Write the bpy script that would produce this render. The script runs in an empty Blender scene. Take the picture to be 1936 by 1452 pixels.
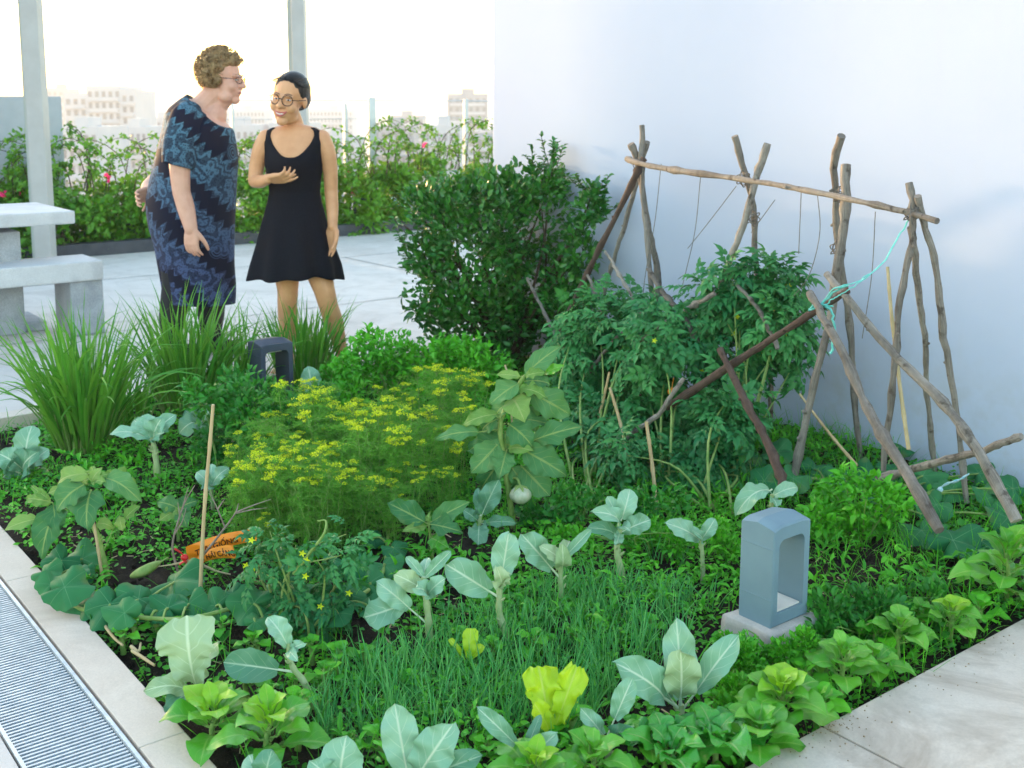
import bpy, math, random
import numpy as np
from mathutils import Vector, Matrix
R_ = random.Random(7)
rng = np.random.default_rng(11)
sc = bpy.context.scene
COL = sc.collection
V3 = lambda *a: np.array(a, float)

# ------------------------------------------------------------ camera model
F, CU, CV, H = 2128.0, 936.0, 510.0, 1.40
PIT = math.atan2(310, F)
CP, SP = math.cos(PIT), math.sin(PIT)
TH = math.atan2(.7735, 1.0105)
E1 = V3(-math.sin(TH), math.cos(TH), 0)      # along the white wall, away from the camera
E2 = V3(math.cos(TH), math.sin(TH), 0)       # across the bed, towards the white wall

def ray(u, v):
    a, b = (u - CU) / F, (CV - v) / F
    return V3(a, CP + b * SP, b * CP - SP)
def G(u, v, z=0.0):
    d = ray(u, v); k = (z - H) / d[2]
    return V3(d[0] * k, d[1] * k, z)
def W(u, v, y):
    d = ray(u, v); k = y / d[1]
    return V3(d[0] * k, y, H + d[2] * k)
def WS(u, v, s):
    d = ray(u, v); k = s / float(d @ E2)
    return V3(0, 0, H) + d * k
def ST(s, t, z=0.0):
    return s * E1 * 0 + s * E2 + t * E1 + V3(0, 0, z)
def to_st(p):
    return float(p @ E2), float(p @ E1)
def px(y):                      # metres per photo pixel at forward distance y
    return y / F

def nrm(a):
    a = np.asarray(a, float)
    n = np.linalg.norm(a, axis=-1, keepdims=True)
    return a / np.where(n < 1e-9, 1, n)

# ------------------------------------------------------------ mesh builder
class MB:
    def __init__(s):
        s.V = []; s.L = []; s.C = []; s.U = []; s.R = []; s.M = []; s.n = 0
    def add(s, V, Fc, uv=None, rnd=0.5, mat=0):
        V = np.asarray(V, float).reshape(-1, 3); Fc = np.asarray(Fc, np.int64)
        n = len(V)
        s.V.append(V); s.L.append((Fc + s.n).ravel()); s.C.append(np.full(len(Fc), Fc.shape[1]))
        s.U.append(np.zeros((n, 2)) + .5 if uv is None else np.asarray(uv, float))
        s.R.append(np.broadcast_to(np.asarray(rnd, float), (n,)).copy())
        s.M.append(np.full(len(Fc), mat)); s.n += n
    def inst(s, T, mats, pos, rnd, mat=0):
        """copies of template T = (V, F, UV), each turned by a 3x3 matrix and moved to pos"""
        TV, TF, TU = T
        N = len(pos); k = len(TV)
        if N == 0: return
        V = np.einsum('nij,kj->nki', mats, TV) + np.asarray(pos)[:, None, :]
        Fc = TF[None] + (np.arange(N) * k)[:, None, None]
        s.add(V.reshape(-1, 3), Fc.reshape(-1, TF.shape[1]), np.tile(TU, (N, 1)), np.repeat(rnd, k), mat)
    def grid(s, P, uv=None, rnd=.5, mat=0, closed=False):
        n, m = P.shape[:2]
        i, j = np.meshgrid(np.arange(n - 1), np.arange(m if closed else m - 1), indexing='ij')
        j2 = (j + 1) % m
        q = np.stack([i * m + j, i * m + j2, (i + 1) * m + j2, (i + 1) * m + j], -1).reshape(-1, 4)
        if uv is None:
            a, b = np.meshgrid(np.linspace(0, 1, n), np.linspace(0, 1, m), indexing='ij')
            uv = np.stack([b, a], -1)
        s.add(P.reshape(-1, 3), q, uv.reshape(-1, 2), rnd, mat)
    def tube(s, pts, rad, seg=6, mat=0, rnd=.5, caps=True, flat=1.0):
        pts = np.asarray(pts, float); n = len(pts)
        rad = np.broadcast_to(np.asarray(rad, float), (n,))
        t = nrm(np.gradient(pts, axis=0))
        a = nrm(np.cross(t[0], V3(.31, .22, .93) if abs(t[0][2]) < .9 else V3(1, .1, 0)))
        P = np.zeros((n, seg, 3)); ang = np.arange(seg) * 2 * math.pi / seg
        for i in range(n):
            a = nrm(a - t[i] * (a @ t[i])); b = np.cross(t[i], a)
            P[i] = pts[i] + rad[i] * (np.cos(ang)[:, None] * a + flat * np.sin(ang)[:, None] * b)
        s.grid(P, None, rnd, mat, closed=True)
        if caps:
            for k, o in ((0, 1), (n - 1, -1)):
                c = np.vstack([P[k], pts[k][None]])
                f = [(seg, (j + 1) % seg, j) if o > 0 else (seg, j, (j + 1) % seg) for j in range(seg)]
                s.add(c, f, None, rnd, mat)
    def box(s, c, d, ax=None, mat=0, rnd=.5, bev=0.0):
        """box with centre c, full sizes d along the axes ax (three unit vectors); bevelled edges when bev > 0"""
        ax = np.eye(3) if ax is None else np.asarray(ax, float)
        h = np.asarray(d, float) / 2
        if bev <= 0:
            cs = np.array([[x, y, z] for x in (-1, 1) for y in (-1, 1) for z in (-1, 1)], float) * h
            f = [(0, 1, 3, 2), (4, 6, 7, 5), (0, 4, 5, 1), (2, 3, 7, 6), (0, 2, 6, 4), (1, 5, 7, 3)]
            s.add(cs @ ax + c, f, None, rnd, mat); return
        import bmesh
        bm = bmesh.new(); bmesh.ops.create_cube(bm, size=1)
        for v in bm.verts: v.co = Vector((v.co.x * d[0], v.co.y * d[1], v.co.z * d[2]))
        bmesh.ops.bevel(bm, geom=bm.edges[:], offset=bev, segments=2, affect='EDGES', profile=.6)
        bm.verts.index_update()
        vv = np.array([v.co[:] for v in bm.verts])
        for fc in bm.faces:
            idx = [v.index for v in fc.verts]
            s.add(vv[idx] @ ax + c, [list(range(len(idx)))], None, rnd, mat)
        bm.free()
    def sphere(s, c, r, seg=14, rings=9, mat=0, rnd=.5, rot=None):
        th = np.linspace(0, math.pi, rings + 1); ph = np.arange(seg) * 2 * math.pi / seg
        P = np.stack([np.sin(th)[:, None] * np.cos(ph), np.sin(th)[:, None] * np.sin(ph), np.cos(th)[:, None] + 0 * ph], -1)
        P = P * np.asarray(r, float)
        if rot is not None: P = P @ np.asarray(rot)
        s.grid(P + np.asarray(c), None, rnd, mat, closed=True)
    def build(s, name, mats, parent=None, smooth=True, local=False, weld=False):
        me = bpy.data.meshes.new(name)
        V = np.vstack(s.V).copy(); L = np.concatenate(s.L); C = np.concatenate(s.C)
        if parent is not None and not local: V -= np.array(parent.location)
        me.vertices.add(len(V)); me.vertices.foreach_set('co', V.ravel())
        me.loops.add(len(L)); me.loops.foreach_set('vertex_index', L.astype(np.int32))
        me.polygons.add(len(C))
        me.polygons.foreach_set('loop_start', np.concatenate([[0], np.cumsum(C)[:-1]]).astype(np.int32))
        me.polygons.foreach_set('material_index', np.concatenate(s.M).astype(np.int32))
        me.polygons.foreach_set('use_smooth', np.full(len(C), smooth))
        uv = me.uv_layers.new(name='UVMap'); U = np.vstack(s.U)
        uv.data.foreach_set('uv', U[L].ravel())
        at = me.attributes.new('rnd', 'FLOAT', 'POINT'); at.data.foreach_set('value', np.concatenate(s.R).astype(np.float32))
        me.update(calc_edges=True); me.validate()
        if weld:
            import bmesh
            bm = bmesh.new(); bm.from_mesh(me); bmesh.ops.remove_doubles(bm, verts=bm.verts[:], dist=1e-5)
            bmesh.ops.recalc_face_normals(bm, faces=bm.faces[:]); bm.to_mesh(me); bm.free()
        for m in (mats if isinstance(mats, (list, tuple)) else [mats]): me.materials.append(m)
        o = bpy.data.objects.new(name, me); COL.objects.link(o)
        if parent is not None: o.parent = parent
        return o

def tag(o, label=None, cat=None, group=None, kind=None):
    if label: o['label'] = label
    if cat: o['category'] = cat
    if group: o['group'] = group
    if kind: o['kind'] = kind
    return o
def thing(name, label, cat, loc=(0, 0, 0), group=None):
    o = bpy.data.objects.new(name, None); COL.objects.link(o)
    o.location = tuple(float(x) for x in loc); o.empty_display_size = .05
    return tag(o, label, cat, group)
def dup(root, loc, rz=0.0, scale=1.0, label=None, group=None):
    r = root.copy(); COL.objects.link(r); r.location = tuple(float(x) for x in loc)
    r.rotation_euler = (0, 0, rz); r.scale = (scale,) * 3
    if label: r['label'] = label
    if group: r['group'] = group
    for ch in list(root.children):
        c = ch.copy(); COL.objects.link(c); c.parent = r
        for g in ch.children:
            d = g.copy(); COL.objects.link(d); d.parent = c
    return r

def spline(pts, n):
    """Catmull-Rom through the points, n samples"""
    p = np.asarray(pts, float)
    if len(p) == 2: return p[0] + (p[1] - p[0]) * np.linspace(0, 1, n)[:, None]
    q = np.vstack([2 * p[0] - p[1], p, 2 * p[-1] - p[-2]])
    x = np.linspace(0, len(p) - 1 - 1e-9, n); i = x.astype(int); t = (x - i)[:, None]
    a, b, c, d = q[i], q[i + 1], q[i + 2], q[i + 3]
    return .5 * (2 * b + (c - a) * t + (2 * a - 5 * b + 4 * c - d) * t ** 2 + (3 * b - a - 3 * c + d) * t ** 3)

# ------------------------------------------------------------ materials
class NT:
    def __init__(s, name):
        s.m = bpy.data.materials.new(name); s.m.use_nodes = True
        s.t = s.m.node_tree; s.t.nodes.clear()
        s.out = s.t.nodes.new('ShaderNodeOutputMaterial')
    def n(s, ty, ins=None, **kw):
        nd = s.t.nodes.new(ty)
        for k, v in kw.items(): setattr(nd, k, v)
        for k, v in (ins or {}).items():
            if hasattr(v, 'is_output'): s.t.links.new(v, nd.inputs[k])
            else: nd.inputs[k].default_value = v
        return nd
    def math(s, op, a, b=0.0, c=None, clamp=False):
        nd = s.n('ShaderNodeMath', {0: a, 1: b} if c is None else {0: a, 1: b, 2: c}, operation=op, use_clamp=clamp)
        return nd.outputs[0]
    def mix(s, f, a, b, bt='MIX'):
        c = lambda v: (*v, 1) if isinstance(v, tuple) and len(v) == 3 else v
        nd = s.n('ShaderNodeMix', data_type='RGBA', blend_type=bt)
        for k, v in ((0, f), (6, c(a)), (7, c(b))):
            if hasattr(v, 'is_output'): s.t.links.new(v, nd.inputs[k])
            else: nd.inputs[k].default_value = v
        return nd.outputs[2]
    def noise(s, scale, detail=3, rough=.55, co=None, out=0, dist=0.0):
        nd = s.n('ShaderNodeTexNoise', {'Scale': scale, 'Detail': detail, 'Roughness': rough, 'Distortion': dist})
        if co is not None: s.t.links.new(co, nd.inputs['Vector'])
        return nd.outputs[out]
    def ramp(s, f, a, b, lo=0.0, hi=1.0):
        nd = s.n('ShaderNodeMapRange', {0: f, 1: a, 2: b, 3: lo, 4: hi}); nd.clamp = True
        return nd.outputs[0]
    def obj(s): return s.n('ShaderNodeTexCoord').outputs['Object']
    def uv(s): return s.n('ShaderNodeTexCoord').outputs['UV']
    def rnd(s): return s.n('ShaderNodeAttribute', attribute_name='rnd').outputs['Fac']
    def bsdf(s, col, rough=.6, spec=.4, metal=0.0, bump=None, bd=.01, bs=.5, **extra):
        i = {'Base Color': (*col, 1) if isinstance(col, tuple) else col, 'Roughness': rough, 'Metallic': metal, 'Specular IOR Level': spec}
        i.update(extra)
        if bump is not None:
            i['Normal'] = s.n('ShaderNodeBump', {'Height': bump, 'Distance': bd, 'Strength': bs}).outputs[0]
        return s.n('ShaderNodeBsdfPrincipled', i).outputs[0]
    def end(s, sh):
        s.t.links.new(sh, s.out.inputs[0]); return s.m

def vivid(c, sat=1.17, gain=1.6):
    l = .2126 * c[0] + .7152 * c[1] + .0722 * c[2]
    r, g, b = (max(.004, (l + (x - l) * sat) * gain) for x in c)
    return r, g, b + .03 * g

def leaf_mat(name, c1, c2, rough=.5, trans=.25, vein=None, vs=.6, N=7.0, k=1.2, polar=False, spec=.35, spots=0.0, bump=.4, tcol=None, viv=True):
    """a leaf: colour varies from leaf to leaf, mottled, with a midrib and side veins laid out in the leaf's own UV"""
    if viv: c1, c2 = vivid(c1), vivid(c2)
    t = NT(name); r = t.rnd(); co = t.obj()
    nz = t.noise(18, 4, .6, co)
    f = t.math('ADD', t.math('MULTIPLY', r, .75), t.math('MULTIPLY', t.math('SUBTRACT', nz, .3), .5), clamp=True)
    col = t.mix(f, c1, c2)
    bmp = t.noise(70, 3, .6, co)
    if vein:
        xyz = t.n('ShaderNodeSeparateXYZ', {0: t.uv()}); u = t.math('SUBTRACT', xyz.outputs[0], .5); v = xyz.outputs[1]
        if polar:
            ang = t.math('ARCTAN2', u, t.math('SUBTRACT', v, .5))
            w = t.math('ABSOLUTE', t.math('SINE', t.math('MULTIPLY', ang, 3.0)))
            rad = t.math('SQRT', t.math('ADD', t.math('MULTIPLY', u, u), t.math('POWER', t.math('SUBTRACT', v, .5), 2.0)))
            m = t.math('MULTIPLY', t.ramp(t.math('MULTIPLY', w, rad), 0.0, .022, 1, 0), t.ramp(rad, .1, .5, 1, .25))
        else:
            au = t.math('ABSOLUTE', u)
            mid = t.ramp(au, .012, .045, 1, 0)
            s_ = t.math('ABSOLUTE', t.math('SINE', t.math('MULTIPLY', t.math('SUBTRACT', t.math('ADD', v, t.math('MULTIPLY', nz, .05)), t.math('MULTIPLY', au, k * .55)), N * math.pi)))
            side = t.math('MULTIPLY', t.ramp(s_, 0, .22, 1, 0), t.ramp(au, 0, .45, .75, .1))
            m = t.math('MAXIMUM', mid, side)
        col = t.mix(t.math('MULTIPLY', m, vs), col, vein)
        bmp = t.math('SUBTRACT', t.math('MULTIPLY', bmp, .6), t.math('MULTIPLY', m, .22))
    if spots:
        col = t.mix(t.math('MULTIPLY', t.ramp(t.noise(9, 2, .5, co), .62, .7), spots), col, (.30, .24, .05))
    b = t.bsdf(col, rough, spec, bump=bmp, bd=.003, bs=bump)
    tr = t.n('ShaderNodeBsdfTranslucent', {0: t.mix(.5, col, tcol or (.10, .22, .01), 'ADD')}).outputs[0]
    return t.end(t.n('ShaderNodeMixShader', {0: trans * .7, 1: b, 2: tr}).outputs[0])

def plain(name, c1, c2=None, rough=.6, scale=20, spec=.4, metal=0.0, bump=.3, bd=.004, lo=.35, hi=.65, userand=False, stretch=None):
    t = NT(name); co = t.obj()
    if stretch: co = t.n('ShaderNodeMapping', {0: co, 3: stretch}).outputs[0]
    nz = t.noise(scale, 5, .6, co)
    f = t.ramp(nz, lo, hi)
    if userand: f = t.math('ADD', t.math('MULTIPLY', f, .5), t.math('MULTIPLY', t.rnd(), .5))
    return t.end(t.bsdf(t.mix(f, c1, c2 or c1), rough, spec, metal, bump=nz, bd=bd, bs=bump))

def wood_mat(name, a, b):
    t = NT(name); co = t.obj(); r = t.rnd()
    big = t.noise(6, 4, .6, co); fine = t.noise(60, 5, .7, t.n('ShaderNodeMapping', {0: co, 3: (1, 1, .25)}).outputs[0])
    xyz = t.n('ShaderNodeSeparateXYZ', {0: t.uv()})
    strk = t.noise(5, 5, .7, t.n('ShaderNodeMapping', {0: t.uv(), 3: (5, 2.2, 1)}).outputs[0], dist=.4)
    f = t.math('ADD', t.math('MULTIPLY', t.ramp(big, .35, .65), .45), t.math('ADD', t.math('MULTIPLY', t.ramp(fine, .35, .65), .25), t.math('MULTIPLY', t.ramp(strk, .36, .62), .5)), clamp=True)
    f = t.math('MULTIPLY', f, t.math('ADD', t.math('MULTIPLY', r, .5), .65), clamp=True)
    fine = t.math('ADD', fine, t.math('MULTIPLY', strk, 1.2))
    col = t.mix(f, a, b)
    col = t.mix(t.math('MULTIPLY', t.ramp(t.noise(23, 3, .6, co), .58, .68), .7), col, (.05, .035, .025))
    return t.end(t.bsdf(col, .8, .25, bump=fine, bd=.006, bs=.8))

M = {}
M['kale'] = leaf_mat('kale_leaf', (.165, .375, .22), (.31, .535, .355), .42, .12, (.58, .70, .52), .85, 5, 1.3, spec=.5, tcol=(.02, .05, .0), viv=False)
M['kale_pale'] = leaf_mat('kale_leaf_pale', (.30, .45, .22), (.43, .56, .31), .42, .15, (.66, .76, .50), .85, 5, 1.3, spec=.5, tcol=(.03, .06, .0), viv=False)
M['kale_deep'] = leaf_mat('kale_leaf_deep', (.085, .25, .135), (.17, .37, .21), .42, .12, (.40, .55, .36), .75, 5, 1.3, spec=.5, tcol=(.02, .05, .0), viv=False)
M['kale_stem'] = plain('kale_stem', (.30, .42, .17), (.42, .50, .27), .5, 30)
M['egg'] = leaf_mat('eggplant_leaf', (.034, .108, .040), (.085, .18, .066), .6, .2, (.36, .45, .14), .75, 5, 1.4, spots=.25)
M['egg_pale'] = leaf_mat('eggplant_young_leaf', (.085, .17, .042), (.17, .245, .078), .6, .25, (.45, .52, .2), .6, 5, 1.4, spots=.3)
M['pump'] = leaf_mat('pumpkin_leaf', (.018, .085, .034), (.048, .145, .055), .5, .12, (.16, .33, .16), .8, polar=True, spec=.18, spots=.25, tcol=(.02, .06, 0))
M['spin'] = leaf_mat('spinach_leaf', (.045, .18, .022), (.13, .30, .05), .32, .25, (.36, .58, .12), .5, 6, 1.3, spec=.55, spots=.35)
M['spin_lime'] = leaf_mat('spinach_young_leaf', (.12, .29, .022), (.22, .35, .03), .35, .3, (.5, .62, .08), .4, 6, 1.3, spec=.5)
M['chard'] = leaf_mat('chard_leaf', (.025, .14, .022), (.07, .24, .04), .25, .15, (.25, .40, .10), .7, 6, 1.3, spec=.6, bump=1.0)
M['lettuce'] = leaf_mat('lettuce_leaf', (.24, .36, .012), (.35, .44, .022), .4, .3, (.6, .68, .16), .5, 6, 1.3, tcol=(.2, .25, 0))
M['onion'] = leaf_mat('onion_leaf', (.045, .20, .065), (.17, .38, .12), .4, .15)
M['grass'] = leaf_mat('lemongrass_leaf', (.04, .145, .024), (.13, .26, .05), .45, .22, (.25, .42, .1), .3, 0.5)
M['dill'] = leaf_mat('dill_leaf', (.06, .30, .03), (.21, .48, .05), .6, .35, viv=False)
M['dillfl'] = leaf_mat('dill_flower', (.34, .42, .010), (.50, .52, .014), .6, .3, tcol=(.2, .16, 0))
M['herb'] = leaf_mat('herb_leaf', (.04, .18, .022), (.12, .36, .032), .4, .25, (.2, .4, .08), .3, 5)
M['mint'] = leaf_mat('mint_leaf', (.018, .10, .022), (.055, .20, .03), .45, .22, (.1, .28, .06), .3, 5)
M['tomato'] = leaf_mat('tomato_leaf', (.013, .085, .032), (.065, .195, .055), .5, .15, (.12, .26, .1), .4, 5)
M['bush'] = leaf_mat('bush_leaf', (.012, .070, .018), (.055, .165, .028), .28, .18, spec=.55, tcol=(.08, .14, 0))
M['boug'] = leaf_mat('bougainvillea_leaf', (.030, .115, .014), (.12, .24, .022), .45, .33, spec=.45, tcol=(.22, .24, 0))
M['bract'] = leaf_mat('bougainvillea_bract', (.55, .03, .13), (.75, .10, .25), .6, .4, tcol=(.4, .05, .1))
M['weed'] = leaf_mat('weed_leaf', (.030, .15, .018), (.12, .35, .03), .45, .22)
M['kale_rib'] = plain('kale_rib', (.52, .64, .44), (.62, .72, .52), .5, 30)
M['stem'] = plain('green_stem', (.10, .24, .04), (.24, .38, .09), .6, 30)
M['vine'] = plain('vine_stem', (.17, .30, .06), (.30, .40, .12), .6, 30)
M['bark'] = plain('shrub_bark', (.035, .024, .017), (.10, .075, .05), .9, 40)
M['pole'] = wood_mat('weathered_pole_bark', (.065, .054, .047), (.42, .375, .325))
M['poledark'] = wood_mat('dark_pole_bark', (.045, .026, .022), (.14, .095, .075))
M['cane'] = plain('bamboo_cane', (.42, .29, .14), (.58, .45, .25), .5, 14, stretch=(1, 1, .2))
M['twig'] = plain('dry_twig', (.17, .13, .10), (.33, .27, .22), .8, 30)
M['straw'] = plain('dry_straw', (.36, .27, .13), (.58, .47, .27), .8, 20, userand=True)
M['skin_old'] = plain('skin_fair', (.64, .33, .235), (.72, .40, .30), .5, 14, bump=.15, bd=.001)
M['skin_young'] = plain('skin_tan', (.64, .31, .155), (.72, .37, .195), .45, 14, bump=.1, bd=.001)
# ============================================================ SETTING
S0, S1, T0, T1 = 0.88, 4.0, 1.44, 5.24       # the bed: from kerb to wall, from front paving to back kerb

def concrete(name, a, b, stain, stain_amt=.5, grain=.25, seam=None, rough=.75):
    t = NT(name); co = t.obj()
    big = t.noise(.9, 5, .6, co); mid = t.noise(6, 5, .65, co); fine = t.noise(160, 3, .6, co)
    col = t.mix(t.ramp(mid, .3, .7), a, b)
    st = t.ramp(t.noise(2.1, 6, .72, co, dist=.8), .47, .66)
    col = t.mix(t.math('MULTIPLY', st, stain_amt), col, stain)
    col = t.mix(t.math('MULTIPLY', t.ramp(fine, .3, .7), grain), col, tuple(x * .6 for x in a))
    col = t.mix(t.math('MULTIPLY', t.ramp(big, .35, .7), .25), col, tuple(x * .75 for x in a))
    return t.end(t.bsdf(col, rough, .35, bump=t.math('ADD', t.math('MULTIPLY', fine, .5), mid), bd=.004, bs=.35))
M['deck'] = concrete('deck_concrete', (.68, .61, .56), (.76, .695, .645), (.36, .31, .27), .45)
M['slab'] = concrete('paving_stone', (.67, .57, .475), (.78, .69, .59), (.30, .22, .155), .8)
M['kerb'] = concrete('kerb_stone', (.69, .585, .49), (.78, .68, .58), (.42, .33, .25), .5)
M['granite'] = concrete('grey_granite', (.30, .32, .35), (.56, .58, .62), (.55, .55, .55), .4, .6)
M['granite_top'] = concrete('pale_granite_top', (.58, .58, .60), (.72, .72, .73), (.33, .33, .34), .5, .4)  # paler granite for the bench seat and table top
M['plinth'] = concrete('mortar_plinth', (.42, .39, .35), (.62, .59, .55), (.12, .11, .09), .6, .3)

def sheet(name, polys, mat, z, sub=1, thick=0.0):
    mb = MB()
    for (s0, s1, t0, t1) in polys:
        if thick:
            c = (ST(s0, t0) + ST(s1, t1)) / 2 + V3(0, 0, z - thick / 2)
            mb.box(c, (s1 - s0, t1 - t0, thick), (E2, E1, V3(0, 0, 1)), bev=.003)
        else:
            P = np.array([[ST(s, t, z) for s in np.linspace(s0, s1, sub + 1)] for t in np.linspace(t0, t1, sub + 1)])
            mb.grid(P)
    o = mb.build(name, mat, smooth=False); return tag(o, kind='structure')

sheet('deck', [(-9, 16, 5.36, 11.7), (-9, .545, -6, 5.36)], M['deck'], 0.0)
# joints sawn in the deck: narrow dark recess strips just above the sheet
M['joint'] = plain('joint_filler', (.20, .19, .18), (.30, .28, .27), .9)
sheet('deck_joint', [(-9, 16, 6.92, 6.932), (-9, 16, 9.1, 9.112), (1.2, 1.212, 6.932, 9.1), (5.2, 5.212, 6.932, 9.1), (-2.6, -2.588, 6.932, 9.1)], M['joint'], .004)
sheet('back_kerb', [(.77, 8, 5.245, 5.35)], M['kerb'], .012, thick=.2)
kx = [-3.0, -.9, 1.2, 2.3, 3.4, 4.5, 5.245]
sheet('kerb', [(.775, .88, a + .001, b - .001) for a, b in zip(kx[:-1], kx[1:])], M['kerb'], .004, thick=.2)
# front paving: two big slabs with a dirty joint between them
jw = to_st(G(1640, 1420))[0]
sheet('paving', [(.882, jw - .003, -4, 1.44), (jw + .003, 9, -4, 1.44)], M['slab'], .004, thick=.15)
mb = MB(); mb.box(ST(3, -1.3, -.1), (14, 8, .02), (E2, E1, V3(0, 0, 1)))
tag(mb.build('paving_bed', M['joint']), kind='structure')

# soil: an uneven sheet a little below the kerb
def lump(s, t):
    return .022 * math.sin(3.1 * s + 1.3) * math.sin(2.7 * t + .4) + .012 * math.sin(8.7 * s + t) * math.sin(7.9 * t - s) + .006 * math.sin(23 * s) * math.sin(26 * t)
def soil_z(s, t): return -.03 + lump(s, t)
n1, n2 = 150, 170
P = np.array([[ST(s, t, soil_z(s, t) + R_.uniform(-.006, .006)) for s in np.linspace(S0 - .02, S1 + .05, n1)] for t in np.linspace(T0 - .02, T1 + .02, n2)])
mb = MB(); mb.grid(P)
t = NT('garden_soil'); co = t.obj(); a = t.noise(9, 6, .7, co); b = t.noise(90, 4, .7, co)
col = t.mix(t.ramp(a, .35, .65), (.012, .010, .009), (.05, .036, .026))
col = t.mix(t.ramp(b, .62, .75), col, (.16, .11, .07))
M['soil'] = t.end(t.bsdf(col, .95, .2, bump=t.math('ADD', a, t.math('MULTIPLY', b, .4)), bd=.03, bs=1.0))
tag(mb.build('garden_soil', M['soil']), kind='structure')

# drain channel + steel grating
mb = MB(); mb.box(ST(.66, 1.0, -.13), (.24, 9, .02), (E2, E1, V3(0, 0, 1)))
tag(mb.build('drain_channel', plain('channel_bottom', (.10, .12, .14), (.19, .22, .25), .6, 8)), kind='structure')
M['galv'] = plain('galvanised_steel', (.42, .48, .53), (.58, .63, .67), .42, 30, metal=.55, bump=.1)
M['galv_d'] = plain('galvanised_steel_dull', (.50, .56, .60), (.62, .67, .70), .5, 30, metal=.4, bump=.1)
g = thing('drain_grating', 'galvanised steel drain grating with close cross bars beside the stone kerb', 'grating', ST(.66, 2.4))
mb = MB()
ax = (E2, E1, V3(0, 0, 1))
for k in range(386):
    mb.box(ST(.6575, -.4 + k * .0145, -.007), (.196, .0058, .010), ax, rnd=R_.random())
mb.build('cross_bars', M['galv'], g, smooth=False)
mb = MB()
for q in np.arange(.575, .75, .021): mb.box(ST(q, 2.4, -.0195), (.0190, 5.6, .010), ax)
mb.build('bearing_bars', M['galv_d'], g, smooth=False)
for q in (.5535, .7615):
    mb = MB(); mb.box(ST(q, 2.4, -.012), (.0085, 5.6, .034), ax); mb.build('edge_rail', M['galv'], g, smooth=False)
mb = MB(); mb.box(ST(.72, 1, -.11), (.10, 9, .012), ax); mb.box(ST(.7715, 2.4, -.06), (.004, 9, .11), ax)
tag(mb.build('channel_side', M['joint']), kind='structure')

# white wall on the right
t = NT('white_render'); co = t.obj()
n_ = t.noise(.8, 4, .6, co); f_ = t.noise(260, 3, .6, co)
z_ = t.n('ShaderNodeSeparateXYZ', {0: co}).outputs[2]
low = t.math('MULTIPLY', t.ramp(z_, 0.05, .6, 1, 0), t.ramp(t.noise(5, 5, .7, co), .45, .7))
streak = t.noise(3, 5, .7, t.n('ShaderNodeMapping', {0: co, 3: (2.5, 2.5, .18)}).outputs[0])
col = t.mix(t.ramp(n_, .3, .7), (.505, .565, .72), (.54, .60, .755))
col = t.mix(t.math('MULTIPLY', t.ramp(streak, .55, .72), .12), col, (.5, .5, .5))
col = t.mix(t.math('MULTIPLY', low, .55), col, (.42, .41, .38))
M['wall'] = t.end(t.bsdf(col, .85, .2, bump=f_, bd=.002, bs=.25))
mb = MB(); mb.box(ST(S1 + .15, .8, 3.0), (.30, 8.9, 7.0), ax, bev=.01)
tag(mb.build('white_wall', M['wall'], smooth=False), 'tall smooth white rendered wall behind the pole trellis', 'wall')

# grey wall behind the hedge, far left, and the solid parapet that goes on from it beyond the left frame edge
M['greywall'] = plain('grey_render', (.33, .36, .40), (.40, .43, .47), .85, 3, bump=.1)
d_ = ray(116, 190); k_ = 11.5 / float(d_ @ E1); ge = to_st(d_ * k_)[0]; top = H + (200 - 184) * px(12.3)
mb = MB(); mb.box(ST(ge - 6.5, 11.6, top / 2), (13.0, .2, top), ax, bev=.01)
tag(mb.build('grey_wall', M['greywall'], smooth=False), 'plain grey rendered block rising behind the flowering hedge at far left', 'wall')

# pergola posts
M['post'] = plain('painted_post', (.40, .385, .375), (.44, .43, .42), .5, 6, bump=.08)
M['postd'] = plain('painted_post_flange', (.36, .39, .36), (.42, .44, .41), .5, 6, bump=.08)
def post(u, v, dist, wpx, label):
    b = W(u, v, dist); s, t_ = to_st(b); w = wpx * px(dist)
    r = thing('pergola_post', label, 'post', ST(s, t_), 'pale steel posts of the roof pergola')
    for nm, du, ww, dep, m in (('column', 0, w, .14, 'post'), ('flange', -w / 2 - .026, .05, .05, 'postd')):
        mb = MB(); mb.box(V3(b[0] + du, dist + (.03 if nm == 'flange' else 0), 1.9), (ww, dep, 3.8), bev=.006)
        mb.build(nm, M[m], r, smooth=False)
    mb = MB(); mb.box(V3(b[0], dist, .01), (w + .1, .24, .02), bev=.004); mb.build('base_plate', M['postd'], r, smooth=False)
    mb = MB()
    for dx in (-1, 1):
        for dy in (-1, 1): mb.tube([V3(b[0] + dx * (w / 2 + .03), dist + dy * .095, .02), V3(b[0] + dx * (w / 2 + .03), dist + dy * .095, .045)], .011, 6)
    mb.build('bolts', M['postd'], r)
post(86, 470, 10.0, 31, 'pale grey steel post standing behind the stone table')
post(576, 470, 10.2, 24, 'pale grey steel post rising behind the young woman in black')

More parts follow.
